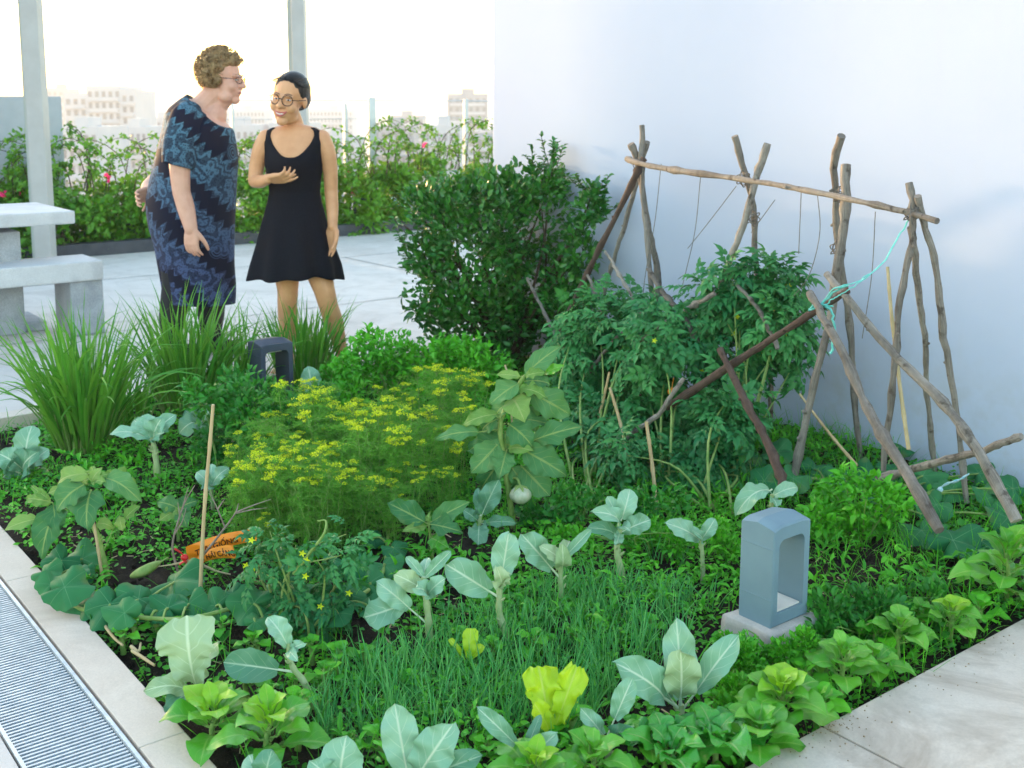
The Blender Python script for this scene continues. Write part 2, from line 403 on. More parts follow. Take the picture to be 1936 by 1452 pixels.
# railing along the roof edge
M['rail'] = plain('railing_steel', (.42, .46, .52), (.50, .54, .6), .35, 10, metal=.4, bump=.05)
M['glass'] = None
r = thing('cable_railing', 'slim grey cable railing behind the flowering hedge at the roof edge', 'railing', ST(5, 11.5))
yr = 11.5
for u, w, vt in ((438, 5, 190), (652, 6, 196), (702, 15, 184), (880, 7, 188), (1010, 8, 186)):
    q = WS(u, 200, 1) if False else None
    d = ray(u, 200); k = yr / float(d @ E1); b = d * k
    top_ = H + (200 - vt) * px(b[1])
    mb = MB(); mb.box(V3(b[0], b[1], top_ / 2), (w * px(b[1]), .05, top_), (E2, E1, V3(0, 0, 1)), bev=.004); mb.build('railing_post', M['rail'], r, smooth=False)
for z in (1.46, 1.25, 1.02, .8, .58, .36):
    mb = MB(); mb.tube([ST(to_st(W(438, 200, 11.9))[0], yr + .04, z), ST(10.0, yr + .04, z)], .004 if z < 1.4 else .008, 6); mb.build('cable', M['rail'], r)
# low dark metal edging of the hedge bed
M['dark'] = plain('dark_metal', (.03, .035, .05), (.05, .055, .07), .45, 10, bump=.1)
mb = MB(); mb.box(ST(5.0, 10.66, .06), (11.0, .05, .12), ax, bev=.004); mb.box(ST(5.0, 10.74, .105), (11.0, .1, .03), ax, bev=.003)
tag(mb.build('bed_edging', M['dark'], smooth=False), 'low dark metal edging strip along the foot of the flowering hedge', 'edging')
mb = MB(); mb.box(ST(5.0, 11.2, .03), (11.0, .8, .06), ax)
tag(mb.build('hedge_soil', M['soil']), kind='structure')

# stone table and bench (long side across the deck)
def slab_thing(name, label, cat, parts):
    c = parts[0][1]
    r = thing(name, label, cat, V3(c[0], c[1], 0))
    for nm, c, d, m in parts:
        mb = MB(); mb.box(c, d, ax, bev=.012); mb.build(nm, M[m], r, smooth=False)
bf = WS  # alias kept short
cb = G(195, 492, .46); s_b, t_b = to_st(cb)          # right front top corner of the bench
L_ = 1.7
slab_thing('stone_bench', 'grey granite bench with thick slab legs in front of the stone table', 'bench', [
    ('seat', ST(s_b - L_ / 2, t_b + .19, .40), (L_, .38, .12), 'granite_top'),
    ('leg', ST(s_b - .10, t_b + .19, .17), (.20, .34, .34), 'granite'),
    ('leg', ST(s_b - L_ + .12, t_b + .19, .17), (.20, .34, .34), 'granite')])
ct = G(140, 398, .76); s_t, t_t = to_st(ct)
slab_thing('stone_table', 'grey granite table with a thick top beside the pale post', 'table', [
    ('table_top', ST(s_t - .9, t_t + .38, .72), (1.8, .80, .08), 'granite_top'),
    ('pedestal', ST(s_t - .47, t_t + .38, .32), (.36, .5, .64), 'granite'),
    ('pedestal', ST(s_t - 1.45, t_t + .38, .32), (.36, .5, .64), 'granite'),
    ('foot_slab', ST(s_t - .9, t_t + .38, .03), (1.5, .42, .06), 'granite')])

# ------------------------------------------------------------ city far below and beyond
M['city'] = plain('city_ground', (.24, .23, .22), (.34, .32, .30), .9, .02)
mb = MB(); mb.grid(np.array([[V3(x, y, -42.0) for x in np.linspace(-4500, 4500, 3)] for y in np.linspace(-4500, 4500, 3)]))
tag(mb.build('city_ground', M['city']), kind='structure')
M['tower'] = plain('tower_paint', (.38,.40,.44), (.44,.45,.48), .8, .2)
M['tower2'] = plain('tower_paint_grey', (.24,.25,.28), (.28,.29,.32), .8, .2)
M['win'] = plain('tower_window', (.10, .11, .13), (.16, .17, .19), .3, .5)
def tower(u0, u1, vt, dist, label, floors, bays, steps=((0, 1, 0),), mat='tower'):
    x0, x1 = W(u0, 200, dist)[0], W(u1, 200, dist)[0]; wdt = x1 - x0
    r = thing('apartment_tower' if floors > 8 else 'city_block', label, 'building', ((x0 + x1) / 2, dist, -42))
    wb = MB(); wins = []; bals = []
    for a, b, dv in steps:
        top_ = H + (200 - vt - dv) * px(dist)
        xa, xb = x0 + a * wdt, x0 + b * wdt
        wb.box(V3((xa + xb) / 2, dist + 10, (top_ - 42) / 2), (xb - xa - .02, 20, top_ + 42))
        nb = max(1, round(bays * (b - a))); fh = 3.2
        for k in range(floors):
            z = top_ - 2.4 - k * fh
            if z < -38: break
            for q in range(nb):
                cx = xa + (q + .5) * (xb - xa) / nb
                wins.append((V3(cx, dist - .05, z), ((xb - xa) / nb * .5, .2, 1.6)))
            bals.append((V3((xa + xb) / 2, dist - .5, z - 1.5), ((xb - xa) * .86, 1.0, .9)))
    wb.build('wall', M[mat], r, smooth=False); 
    for nm, lst, m_, lim in (('window', wins, M['win'], 95), ('balcony', bals, M['tower'], 40)):
        lst.sort(key=lambda q: -q[0][2])
        for c_, d_ in lst[:lim]:
            if c_[2] < H - 165 * px(dist): break            # lower floors stand behind the hedge and the roof edge
            q_ = MB(); q_.box(c_, d_); q_.build(nm, m_, r, smooth=False)
    mb = MB(); top_ = H + (200 - vt - max(s[2] * 0 + s[2] for s in steps)) * px(dist)
    mb.box(V3((x0 + x1) / 2, dist + 8, top_ + 1.0), (wdt * .3, 8, 2.0)); mb.build('roof_house', M[mat], r, smooth=False)
tower(122, 256, 163, 330, 'pale stepped apartment tower seen above the hedge left of the older woman', 16, 10, ((0, .32, 14), (.32, .8, 0), (.8, 1.0, 8)))
tower(846, 922, 178, 420, 'hazy pale block on the skyline beside the white wall edge', 14, 6, mat='tower2')
tower(418, 500, 206, 520, 'long low hazy building on the skyline between the two women', 9, 12)
tower(584, 666, 206, 560, 'long low hazy building on the skyline right of the young woman', 9, 12)
tower(735, 800, 218, 480, 'low hazy block on the skyline right of the railing post', 8, 7, mat='tower2')
tower(90, 121, 168, 520, 'distant hazy tower peeking out beside the left post', 14, 3, mat='tower2')
tower(268, 330, 222, 380, 'low pale building on the skyline behind the older woman', 8, 7)
rr = random.Random(5)
k_ = 0
WHERE = ['left of the tall pale tower', 'below the stepped tower', 'behind the older woman', 'between the two women', 'behind the young woman', 'right of the pale post', 'left of the railing post', 'right of the railing post', 'below the hazy block', 'beside the white wall edge']
for i, u in enumerate(np.linspace(40, 935, 10)):
    tower(u - rr.uniform(28, 46), u + rr.uniform(28, 46), rr.uniform(232, 262), rr.uniform(230, 300), f'small pale city house {WHERE[i]}', 4, 6, mat=rr.choice(['tower', 'tower2']))
# ============================================================ PLANT MACHINERY
def prof(shape, v):
    v = np.clip(v, 0, 1)
    if shape == 'oval': w = np.sin(math.pi * v ** .9) ** .8
    elif shape == 'obovate': w = np.sin(math.pi * v ** 1.35) ** .85
    elif shape == 'ovate': w = np.sin(math.pi * v ** .68) ** .9 * (1 - .15 * v)
    elif shape == 'kale': w = np.sqrt(np.clip(np.sin(math.pi * np.clip(v * .93 + .07, 0, 1) ** 1.15), 0, 1)) * (.80 + .2 * v)
    elif shape == 'lance': w = np.sin(math.pi * v ** .8) * (1 - .35 * v)
    elif shape == 'fan': w = .12 + .95 * np.clip(v, 0, .93) ** .85 * np.sqrt(np.clip(1 - ((v - .62) / .40) ** 4 * (v > .62), 0, 1))
    elif shape == 'egg': w = np.sin(math.pi * v ** .78) ** .8 * (1 + .10 * np.sin(v * 17) * (v < .85))
    else: w = np.sin(math.pi * v)
    return np.clip(w, 0, None)

def leaf_grid(shape, nl=8, nw=4, fold=.15, arch=.12, wave=.03, waves=3.0, ph=0.0, tipcurl=0.0, ruffle=0.0, ragged=0.0, cup=0.0):
    """unit leaf: stalk end at the origin, tip at y = 1, width 1, upper side +z. returns (grid nl+1 x nw+1 x 3, uv)"""
    v = np.linspace(0, 1, nl + 1)[:, None]; a = np.linspace(-1, 1, nw + 1)[None, :]
    w = prof(shape, v) * .5
    if ragged: w = w * (1 + ragged * (np.sin(v * 23 + ph) * .6 + np.sin(v * 41 + ph * 2.3) * .4) * np.clip(v * 4, 0, 1) * (1 + .3 * np.sign(a)))
    x = a * w
    y = v + 0 * a - .06 * np.abs(a) ** 2 * np.sin(math.pi * v) * 0
    z = fold * np.abs(x) + arch * 4 * v * (1 - v) - tipcurl * v ** 3 + cup * x * x * 4
    z = z + wave * np.sin(v * waves * 2 * math.pi + ph + np.sign(a) * .9) * np.abs(a) ** 1.5
    if ruffle: z = z + ruffle * np.sin(v * 37 + ph + a * 2) * np.abs(a) ** 3 + ruffle * .6 * np.sin(a * 9 + ph) * v ** 4
    P = np.stack([x + 0 * v, y, z + 0 * x], -1)
    uv = np.stack([.5 + .5 * a + 0 * v, v + 0 * a], -1)
    return P, uv
def template(*a, **k):
    P, uv = leaf_grid(*a, **k); n, m = P.shape[:2]
    i, j = np.meshgrid(np.arange(n - 1), np.arange(m - 1), indexing='ij')
    Fq = np.stack([i * m + j, i * m + j + 1, (i + 1) * m + j + 1, (i + 1) * m + j], -1).reshape(-1, 4)
    return P.reshape(-1, 3), Fq, uv.reshape(-1, 2)
def frame(Y, N):
    Y = nrm(Y); X = nrm(np.cross(Y, N)); Z = np.cross(X, Y)
    return X, Y, Z
def leaf_ab(mb, A, B, width, N=(0, -.55, .8), mat=0, rnd=None, stalk=0.0, smat=None, srad=.003, shape='kale', nl=18, nw=10, **k):
    """one big leaf from A (on the stem) to its tip B; the first part `stalk` of the way is a bare petiole"""
    A, B = np.asarray(A, float), np.asarray(B, float); L = np.linalg.norm(B - A)
    X, Y, Z = frame(B - A, np.asarray(N, float))
    P, uv = leaf_grid(shape, nl, nw, **k)
    L2 = L * (1 - stalk); A2 = A + Y * L * stalk
    Q = A2 + P[..., 0:1] * X * width + P[..., 1:2] * Y * L2 + P[..., 2:3] * Z * min(L2, width * 1.6)
    rnd = R_.random() if rnd is None else rnd
    mb.grid(Q, uv, rnd, mat)
    mid = Q[:, nw // 2] - Z * .0012
    if smat is not None and shape != 'fan':                                    # petiole running on as the raised midrib under the blade
        pts = np.vstack([np.linspace(A, A2, 4, endpoint=False), mid[:-1]])
        n = len(pts); mb.tube(pts, np.linspace(srad * 1.15, srad * .22, n), 5, smat, rnd)

def rot_mats(Y, N, w, l):
    """(n,3,3) matrices with columns X*w, Y*l, Z*l"""
    X, Yn, Z = frame(Y, N)
    w = np.asarray(w)[:, None]; l = np.asarray(l)[:, None]
    return np.stack([X * w, Yn * l, Z * l], -1)
def rand_dirs(n, g=rng):
    return nrm(g.normal(size=(n, 3)))
def pn(p, f, ph=0.0):
    p = np.asarray(p) * f
    return (np.sin(p[..., 0] * 1.7 + ph + 1.3 * np.sin(p[..., 1] * 1.1 + ph)) + np.sin(p[..., 1] * 2.1 - ph + 1.2 * np.sin(p[..., 2] * 1.3)) + np.sin(p[..., 2] * 1.9 + ph * 2 + 1.1 * np.sin(p[..., 0] * 1.2))) / 3
def foliage(mb, blobs, n, tmpls, lmin, lmax, aspect=.5, shell=.45, gap=-.9, gf=9.0, out=.7, up=.35, droop=.0, mat=0, seed=0, mats=None, zmin=None, rb=None):
    """n leaves spread through the blobs (centre, radius or three radii), thinned by a noise so that gaps open"""
    g = np.random.default_rng(seed + 100)
    C = np.array([b[0] for b in blobs], float); Rr = np.array([np.broadcast_to(b[1], 3) for b in blobs], float)
    wt = (Rr.prod(1)) ** .6; wt /= wt.sum()
    idx = g.choice(len(blobs), n, p=wt); d = rand_dirs(n, g)
    fr = 1 - shell * g.random(n) ** 1.6 + .10 * g.normal(size=n) * (g.random(n) < .35)
    p = C[idx] + d * Rr[idx] * fr[:, None]
    keep = pn(p, gf, seed) > gap
    if zmin is not None: keep &= p[:, 2] > zmin
    p, d = p[keep], d[keep]; n = len(p)
    Y = nrm(d * out + rand_dirs(n, g) * .65 + V3(0, 0, up - droop))
    N = nrm(d * .55 + V3(0, -.15, .8) + rand_dirs(n, g) * .45)
    l = g.uniform(lmin, lmax, n); w = l * aspect * g.uniform(.8, 1.2, n)
    Mx = rot_mats(Y, N, w, l); rn = np.clip(g.random(n) * .6 + .2 + .35 * pn(p, gf * .6, seed + 3), 0, 1)
    k = g.integers(0, len(tmpls), n)
    for q in range(len(tmpls)):
        s = k == q
        mb.inst(tmpls[q], Mx[s], p[s], rn[s], mat if mats is None else mats[q])
    return p
T_oval = [template('oval', 4, 2, fold=.3, arch=.06), template('oval', 4, 2, fold=.15, arch=-.08, ph=1)]
T_ovate = [template('ovate', 5, 2, fold=.3, arch=.05, tipcurl=.15), template('ovate', 5, 2, fold=.15, arch=.1, tipcurl=.3, ph=2)]
T_tiny = [template('oval', 2, 2, fold=.25, arch=.08)]
def tomato_template(seed):
    """a compound leaf: five to seven toothed leaflets on one rib"""
    g = random.Random(seed); mb = MB()
    def put(x, y, ang, L, wd):
        P, uv = leaf_grid('ovate', 6, 4, fold=.25, arch=.08, tipcurl=.25, ragged=.22, ph=g.random() * 6)
        P = P.reshape(-1, 3) * (wd, L, L); c, s = math.cos(ang), math.sin(ang)
        Q = P.copy(); Q[:, 0] = x + P[:, 0] * c - P[:, 1] * s; Q[:, 1] = y + P[:, 0] * s + P[:, 1] * c
        Q[:, 2] += -.25 * Q[:, 1] ** 2 + g.uniform(-.03, .03)
        mb.grid(Q.reshape(7, 5, 3), uv)
    put(0, .62, g.uniform(-.15, .15), .38, .24)
    for y, L in ((.22, .24), (.42, .33), (.60, .30)):
        for sg in (-1, 1): put(sg * .01, y + g.uniform(-.03, .03), sg * -g.uniform(.9, 1.25), L * g.uniform(.85, 1.1), L * .6)
    yy = np.linspace(0, .64, 5)
    mb.grid(np.array([[(x, y, -.25 * y * y - .005) for x in (-.009, .009)] for y in yy]))
    return np.vstack(mb.V), np.concatenate(mb.L).reshape(-1, 4), np.vstack(mb.U)
T_tom = [tomato_template(i) for i in range(3)]

def ribbons(mb, base, dirs, L, w, sag, n=7, mat=0, rnd=None, g=rng, twist=.6, fold=.25):
    """grass blades: curved tapering ribbons (three vertices across) from base along dirs, bending over under their weight"""
    N = len(base); t = np.linspace(0, 1, n + 1)[None, :, None]
    L = np.asarray(L)[:, None, None]; sag = np.asarray(sag)[:, None, None]
    d = nrm(dirs); hz = nrm(d * (1, 1, 0) + g.normal(size=(N, 3)) * (.12, .12, 0))
    th = sag * t ** 1.4                                     # how far the blade has turned over at t
    step = L / n
    dirv = d[:, None, :] * np.cos(th) + (hz[:, None, :] * .75 - V3(0, 0, .65)) * np.sin(th)
    dirv = nrm(dirv)
    pts = base[:, None, :] + np.concatenate([np.zeros((N, 1, 3)), np.cumsum(dirv[:, :-1] * step, 1)], 1)
    side = nrm(np.cross(dirv, V3(0, 0, 1)[None, None] + .35 * hz[:, None, :] + 1e-3))
    phi = (g.uniform(-1, 1, N) * twist)[:, None, None] * (t + .3)
    nrmv = np.cross(side, dirv); side2 = side * np.cos(phi) + nrmv * np.sin(phi)
    wd = np.asarray(w)[:, None, None] * np.clip(np.sin(math.pi * (.12 + .88 * t) ** .8), 0.02, 1) * .5
    mid = pts - np.cross(side2, dirv) * wd * fold * 2
    P = np.stack([pts - side2 * wd, mid, pts + side2 * wd], 2)
    rnd = g.random(N) if rnd is None else rnd
    i = np.arange(n)[:, None] * 3 + np.arange(2)[None]
    Fq = np.stack([i, i + 1, i + 4, i + 3], -1).reshape(-1, 4)
    k = 3 * (n + 1)
    Fa = (Fq[None] + (np.arange(N) * k)[:, None, None]).reshape(-1, 4)
    uv = np.stack(np.broadcast_arrays(np.array([0, .5, 1.])[None, :], np.linspace(0, 1, n + 1)[:, None]), -1).reshape(-1, 2)
    mb.add(P.reshape(-1, 3), Fa, np.tile(uv, (N, 1)), np.repeat(rnd, k), mat)
    return pts[:, -1]

# ------------------------------------------------------------ kales: every leaf a part
def stem_path(px_pts, y):
    return [W(u, v, y + (dy[0] if dy else 0)) for (u, v, *dy) in px_pts]
def kale(label, base, stem, leaves, rad=.012, pale=False, kind='kale_plant', cat='kale', lm='kale', stemmat='kale_stem', shape='kale', group='blue green kale plants', ground=True, wmul=1.0):
    """base: pixel where it stands; stem: pixels upward; leaves: (base px, tip px, width px, depth offset of tip, options)"""
    B = G(*base); y = B[1]
    r = thing(kind, label, cat, B, group)
    pts = [B - V3(0, 0, .05)] + [B] * 0 + [W(u, v, y) for u, v in stem]
    if len(pts) >= 2:
        sp = spline(pts, 14); mb = MB()
        jit = 1 + .12 * np.sin(np.arange(14) * 2.1)
        mb.tube(sp, np.linspace(rad, rad * .6, 14) * jit, 8)
        for q in range(5):                                  # scars of fallen leaves
            i = R_.randrange(3, 12); a = R_.uniform(0, 6.28); d = V3(math.cos(a), math.sin(a), .5)
            mb.tube([sp[i], sp[i] + d * rad * 1.0, sp[i] + d * rad * 1.7 + V3(0, 0, .004)], [rad * .5, rad * .4, rad * .15], 5)
        mb.build('stem', M[stemmat], r)
    for (a, b, w, dy, *o) in leaves:
        o = dict(o[0]) if o else {}
        w = w * wmul
        m = o.pop('m', lm); N = o.pop('N', None); st = o.pop('st', .06)
        if N is None: N = V3(R_.uniform(-.25, .25), -.75 + R_.uniform(-.15, .15), .65)
        A = W(a[0], a[1], y); Bp = W(b[0], b[1], y + dy)
        mb = MB()
        kw = dict(fold=R_.uniform(.05, .3), arch=R_.uniform(.05, .2), wave=R_.uniform(.05, .12), waves=R_.uniform(1.6, 3.2), ph=R_.uniform(0, 6), tipcurl=R_.uniform(0, .25), ruffle=.012, ragged=.05, shape=shape)
        kw.update(o)
        leaf_ab(mb, A, Bp, w * px(y), N, 0, None, st, 1, max(.0016, w * px(y) * .035), **kw)
        mb.build('leaf', [M[m], M['kale_rib' if stemmat == 'kale_stem' else stemmat]], r)
    return r

# ------------------------------------------------------------ rosettes (spinach, chard, lettuce): leaves round a centre
def rosette(name, label, cat, base, n, L, wd, mat, group=None, shape='obovate', seed=0, lift=(.25, 1.2), young=None, stemmat='stem', height=.0, wave=.05, arch=.12, ruffle=.0, ragged=.02, dirbias=None, asp=None):
    g = random.Random(seed * 31 + 5)
    B = G(*base) if len(base) == 2 else np.asarray(base, float)
    r = thing(name, label, cat, B, group)
    if height > 0:
        mb = MB(); mb.tube(spline([B - V3(0, 0, .04), B + V3(g.uniform(-.01, .01), 0, height * .5), B + V3(g.uniform(-.02, .02), g.uniform(-.02, .02), height)], 8), np.linspace(.008, .004, 8), 7); mb.build('stem', M[stemmat], r)
    for i in range(n):
        f = i / max(1, n - 1); az = i * 2.4 + g.uniform(-.3, .3); el = lift[0] + (lift[1] - lift[0]) * f + g.uniform(-.12, .12)
        l = L * (1.05 - .55 * f) * g.uniform(.85, 1.15); h = height * (.25 + .75 * f)
        A = B + V3(0, 0, h); d = V3(math.cos(az) * math.cos(el), math.sin(az) * math.cos(el), math.sin(el))
        mb = MB()
        leaf_ab(mb, A, A + d * l, l * wd * g.uniform(.85, 1.15), V3(-d[0] * .4, -d[1] * .4 - .15, 1), 0, None, .16, 1, .0022, shape=shape, nl=12, nw=6,
                fold=g.uniform(.05, .3), arch=arch * g.uniform(.6, 1.5), wave=wave, waves=2.2, ph=g.uniform(0, 6), tipcurl=g.uniform(.0, .3), ruffle=ruffle, ragged=ragged)
        mb.build('leaf', [M[young if young and f > .6 else mat], M[stemmat]], r)
    return r
# ============================================================ KALES
D_ = dict
kale('kale with one broad cream green leaf beside the stone kerb', (376, 1312), [(375, 1296)], [
    ((374, 1312), (349, 1180), 128, -.02, D_(m='kale_pale', N=(.05, -.9, .45), arch=.10, wave=.10, nl=30, nw=16, ragged=.13, ruffle=.05, fold=.28, shape='fan', st=.12)),
    ((372, 1290), (352, 1164), 66, .10, D_(m='kale', N=(0, -.8, .6), st=.3)),
    ((380, 1300), (416, 1212), 46, .03, D_(m='kale_pale', N=(-.6, -.6, .5), st=.12, arch=.2)),
    ((370, 1310), (276, 1300), 52, -.05, D_(m='kale_pale', N=(0, -.6, .8), arch=.25, st=.12)),
    ((362, 1314), (318, 1352), 52, -.10, D_(m='kale_deep', N=(-.1, -.5, .7), st=.1))], .011)
kale('leaning kale with a large dark oval leaf over bare soil', (603, 1318), [(575, 1290), (556, 1266), (547, 1240), (546, 1216)], [
    ((553, 1270), (424, 1252), 72, -.04, D_(m='kale_deep', N=(.1, -.85, .5), st=.22, wave=.03, arch=.05)),
    ((546, 1226), (507, 1166), 48, .02, D_(N=(.4, -.8, .5), st=.05, fold=.45)),
    ((548, 1232), (573, 1216), 26, -.03, D_(st=.1)), ((546, 1228), (560, 1246), 24, -.06)], .009)
kale('kale with upright blue leaves and a drooping torn leaf on a long stalk', (814, 1214), [(810, 1170), (805, 1130), (801, 1092)], [
    ((804, 1176), (716, 1100), 52, -.02, D_(st=.34, N=(.25, -.85, .5), arch=.05)),
    ((770, 1140), (688, 1166), 66, -.08, D_(m='kale', N=(0, -.85, .5), st=.05, ragged=.18, wave=.12, arch=-.15)),
    ((802, 1116), (752, 1086), 46, -.03, D_(m='kale_pale', N=(.3, -.8, .5))),
    ((801, 1092), (768, 1052), 22, .02, D_(fold=.5)), ((801, 1094), (852, 1042), 27, .01, D_(fold=.45)),
    ((802, 1095), (807, 1052), 26, .05), ((806, 1128), (838, 1094), 40, -.04, D_(N=(-.3, -.8, .5))), ((805, 1125), (790, 1110), 40, -.07)], .011)
kale('kale with one broad triangular leaf and one upright spoon leaf', (972, 1202), [(946, 1168), (944, 1130), (946, 1090)], [
    ((944, 1130), (846, 1068), 74, -.03, D_(st=.2, N=(.15, -.9, .4), arch=.02)),
    ((947, 1098), (962, 1006), 62, .01, D_(N=(0, -.95, .3), st=.06, arch=.04)),
    ((947, 1108), (940, 1074), 40, -.06, D_(m='kale_pale', arch=.2)), ((947, 1110), (963, 1086), 30, -.05, D_(m='kale_pale'))], .011)
kale('kale with a round leaf to the left and a cupped pale crown', (1064, 1134), [(1060, 1100), (1060, 1062)], [
    ((1058, 1092), (986, 1010), 62, -.02, D_(st=.22, N=(.2, -.9, .4), arch=.03)),
    ((1060, 1062), (1118, 1000), 24, .02, D_(fold=.5, st=.1)), ((1060, 1064), (1030, 1034), 34, -.04, D_(m='kale_pale')),
    ((1061, 1062), (1078, 1020), 36, .04, D_(m='kale_pale')), ((1061, 1070), (1064, 1034), 36, -.06, D_(m='kale_pale', arch=.3))], .010)
kale('tall kale with curled leaves on a thick pale crooked stem', (1184, 1102), [(1172, 1070), (1166, 1040), (1172, 1000)], [
    ((1174, 985), (1192, 924), 46, .03, D_(N=(0, -.95, .3))), ((1172, 990), (1148, 938), 30, .02, D_(fold=.4)),
    ((1172, 1000), (1120, 966), 40, -.06, D_(arch=.35, N=(.2, -.6, .7))), ((1168, 1020), (1116, 996), 40, -.07, D_(arch=.25, m='kale_deep')),
    ((1174, 1006), (1230, 982), 44, .0, D_(wave=.12, N=(-.2, -.8, .5))), ((1172, 1000), (1190, 1000), 26, -.08), ((1172, 1005), (1165, 1030), 24, -.08)], .012)
kale('small kale with two spread leaves left of the near bollard', (1330, 1080), [(1328, 1050), (1325, 1018)], [
    ((1325, 1022), (1264, 988), 44, -.03, D_(N=(.1, -.8, .6), arch=.12)), ((1325, 1022), (1352, 982), 32, .0, D_(st=.05)), ((1326, 1026), (1318, 1006), 24, -.05)], .008)
kale('kale with an arching leaf just behind the near bollard', (1450, 1035), [(1456, 980), (1460, 935)], [
    ((1460, 925), (1390, 972), 46, -.05, D_(arch=.42, N=(.1, -.5, .85))), ((1460, 938), (1508, 920), 34, .0, D_(arch=.2)), ((1459, 940), (1470, 958), 26, -.05)], .010)
kale('broad pale kale growing low in front of the near bollard', (1290, 1345), [(1288, 1332)], [
    ((1288, 1336), (1280, 1172), 76, .03, D_(N=(0, -.97, .25), arch=.06, st=.1, nl=22, nw=12)),
    ((1286, 1340), (1288, 1232), 84, -.04, D_(N=(.05, -.97, .25), st=.2, m='kale_pale', arch=.06, fold=.12, tipcurl=.05)),
    ((1292, 1340), (1394, 1202), 62, .0, D_(N=(-.35, -.85, .4), st=.24)),
    ((1282, 1338), (1160, 1252), 84, -.06, D_(N=(.2, -.8, .55), st=.22, arch=.2)), ((1282, 1338), (1215, 1256), 50, .05, D_(N=(.3, -.8, .5), st=.2))], .011)
kale('young kale with two leaves left of the broad pale kale', (1150, 1412), [(1148, 1394)], [
    ((1148, 1392), (1196, 1282), 50, .02, D_(N=(-.2, -.9, .4), st=.3)), ((1146, 1396), (1102, 1342), 38, -.02, D_(st=.12, m='kale')), ((1150, 1396), (1190, 1380), 40, -.05, D_(m='kale_deep'))], .008)
kale('kale cut by the lower frame edge with two big scalloped leaves', (785, 1488), [(783, 1470)], [
    ((772, 1474), (746, 1330), 86, .04, D_(N=(.1, -.95, .3), st=.05, arch=.05, nl=24, nw=12)), ((786, 1476), (846, 1380), 96, -.02, D_(N=(-.15, -.9, .45), st=.04, nl=22, nw=12)),
    ((790, 1476), (908, 1428), 60, -.02, D_(m='kale_deep', st=.1))], .011)
kale('kale at the lower frame edge with one round leaf in view', (640, 1500), [(640, 1484)], [
    ((640, 1488), (652, 1398), 98, .0, D_(N=(0, -.9, .45), st=.03, nl=22, nw=12)), ((636, 1488), (590, 1440), 60, -.02, D_(st=.1))], .01)
kale('low kale in the corner by the kerb at the lower frame edge', (500, 1492), [(500, 1480)], [
    ((500, 1484), (512, 1420), 66, .0, D_(N=(0, -.85, .5), m='kale_deep')), ((498, 1484), (470, 1428), 60, .02, D_(N=(.1, -.85, .5)))], .009)
kale('small bluish kale at the foot of the lime lettuce', (985, 1446), [(985, 1430)], [
    ((980, 1412), (903, 1338), 44, .0, D_(N=(.2, -.9, .4), st=.08)), ((990, 1446), (1053, 1386), 52, -.02, D_(N=(-.2, -.85, .5), st=.1)), ((986, 1440), (1022, 1350), 26, .05, D_(m='kale_deep'))], .007)
# farther kales
kale('kale clump at the left frame edge by the back of the bed', (46, 905), [(46, 880)], [
    ((50, 884), (60, 804), 58, .04, D_(N=(0, -.95, .3), ragged=.12)), ((44, 886), (-4, 856), 52, -.02), ((54, 884), (90, 850), 42, .0), ((46, 896), (56, 858), 64, -.08, D_(m='kale_deep')), ((40, 896), (14, 880), 46, -.08, D_(m='kale_deep'))], .012)
kale('tall kale on a knobbly bare stalk in front of the lemongrass', (297, 908), [(296, 880), (292, 850), (288, 826)], [
    ((289, 828), (268, 784), 44, .03), ((290, 828), (328, 784), 40, .0, D_(ragged=.12)), ((287, 832), (208, 820), 34, -.04, D_(arch=.25, N=(0, -.5, .8))), ((290, 832), (298, 796), 48, -.05), ((290, 832), (312, 818), 34, -.07, D_(m='kale_deep')), ((288, 830), (252, 792), 40, .02)], .014)
kale('drooping kale beside the bamboo cane in the back row', (382, 856), [(384, 820), (386, 794)], [
    ((386, 796), (338, 816), 50, -.05, D_(arch=.3, m='kale_deep')), ((386, 796), (402, 766), 34, .02), ((385, 800), (350, 776), 38, .03, D_(m='kale_deep')), ((386, 800), (380, 826), 40, -.06, D_(m='kale_deep', arch=.3))], .012)
kale('single stiff kale leaf standing beside the far bollard', (592, 775), [(592, 752)], [((592, 754), (584, 694), 44, .0, D_(N=(.3, -.9, .3), arch=.02)), ((592, 754), (576, 738), 18, -.03)], .010)
kale('small bluish kale between the bamboo cane and the dill', (402, 945), [(400, 918)], [
    ((400, 918), (372, 892), 30, .0), ((401, 918), (432, 884), 32, .0), ((400, 920), (400, 876), 26, .03), ((400, 922), (386, 920), 24, -.05)], .008)
kale('pale kale leaf poking out of the left flank of the dill', (488, 900), [(490, 884)], [((490, 888), (496, 826), 42, .0, D_(N=(.2, -.9, .4))), ((490, 888), (472, 858), 30, -.02, D_(m='kale_deep'))], .008)
kale('kale with a tall spoon leaf in front of the tall eggplant', (906, 1014), [(906, 995), (908, 975)], [
    ((910, 975), (942, 908), 46, .0, D_(N=(-.1, -.95, .35), m='kale_deep')), ((908, 975), (904, 922), 24, .02, D_(m='kale_deep')), ((906, 992), (904, 1029), 44, -.10, D_(N=(0, -.6, .7), m='kale_deep')),
    ((910, 990), (975, 988), 26, -.04, D_(arch=.2, m='kale_deep')), ((904, 985), (876, 964), 26, .0, D_(m='kale_deep'))], .009)

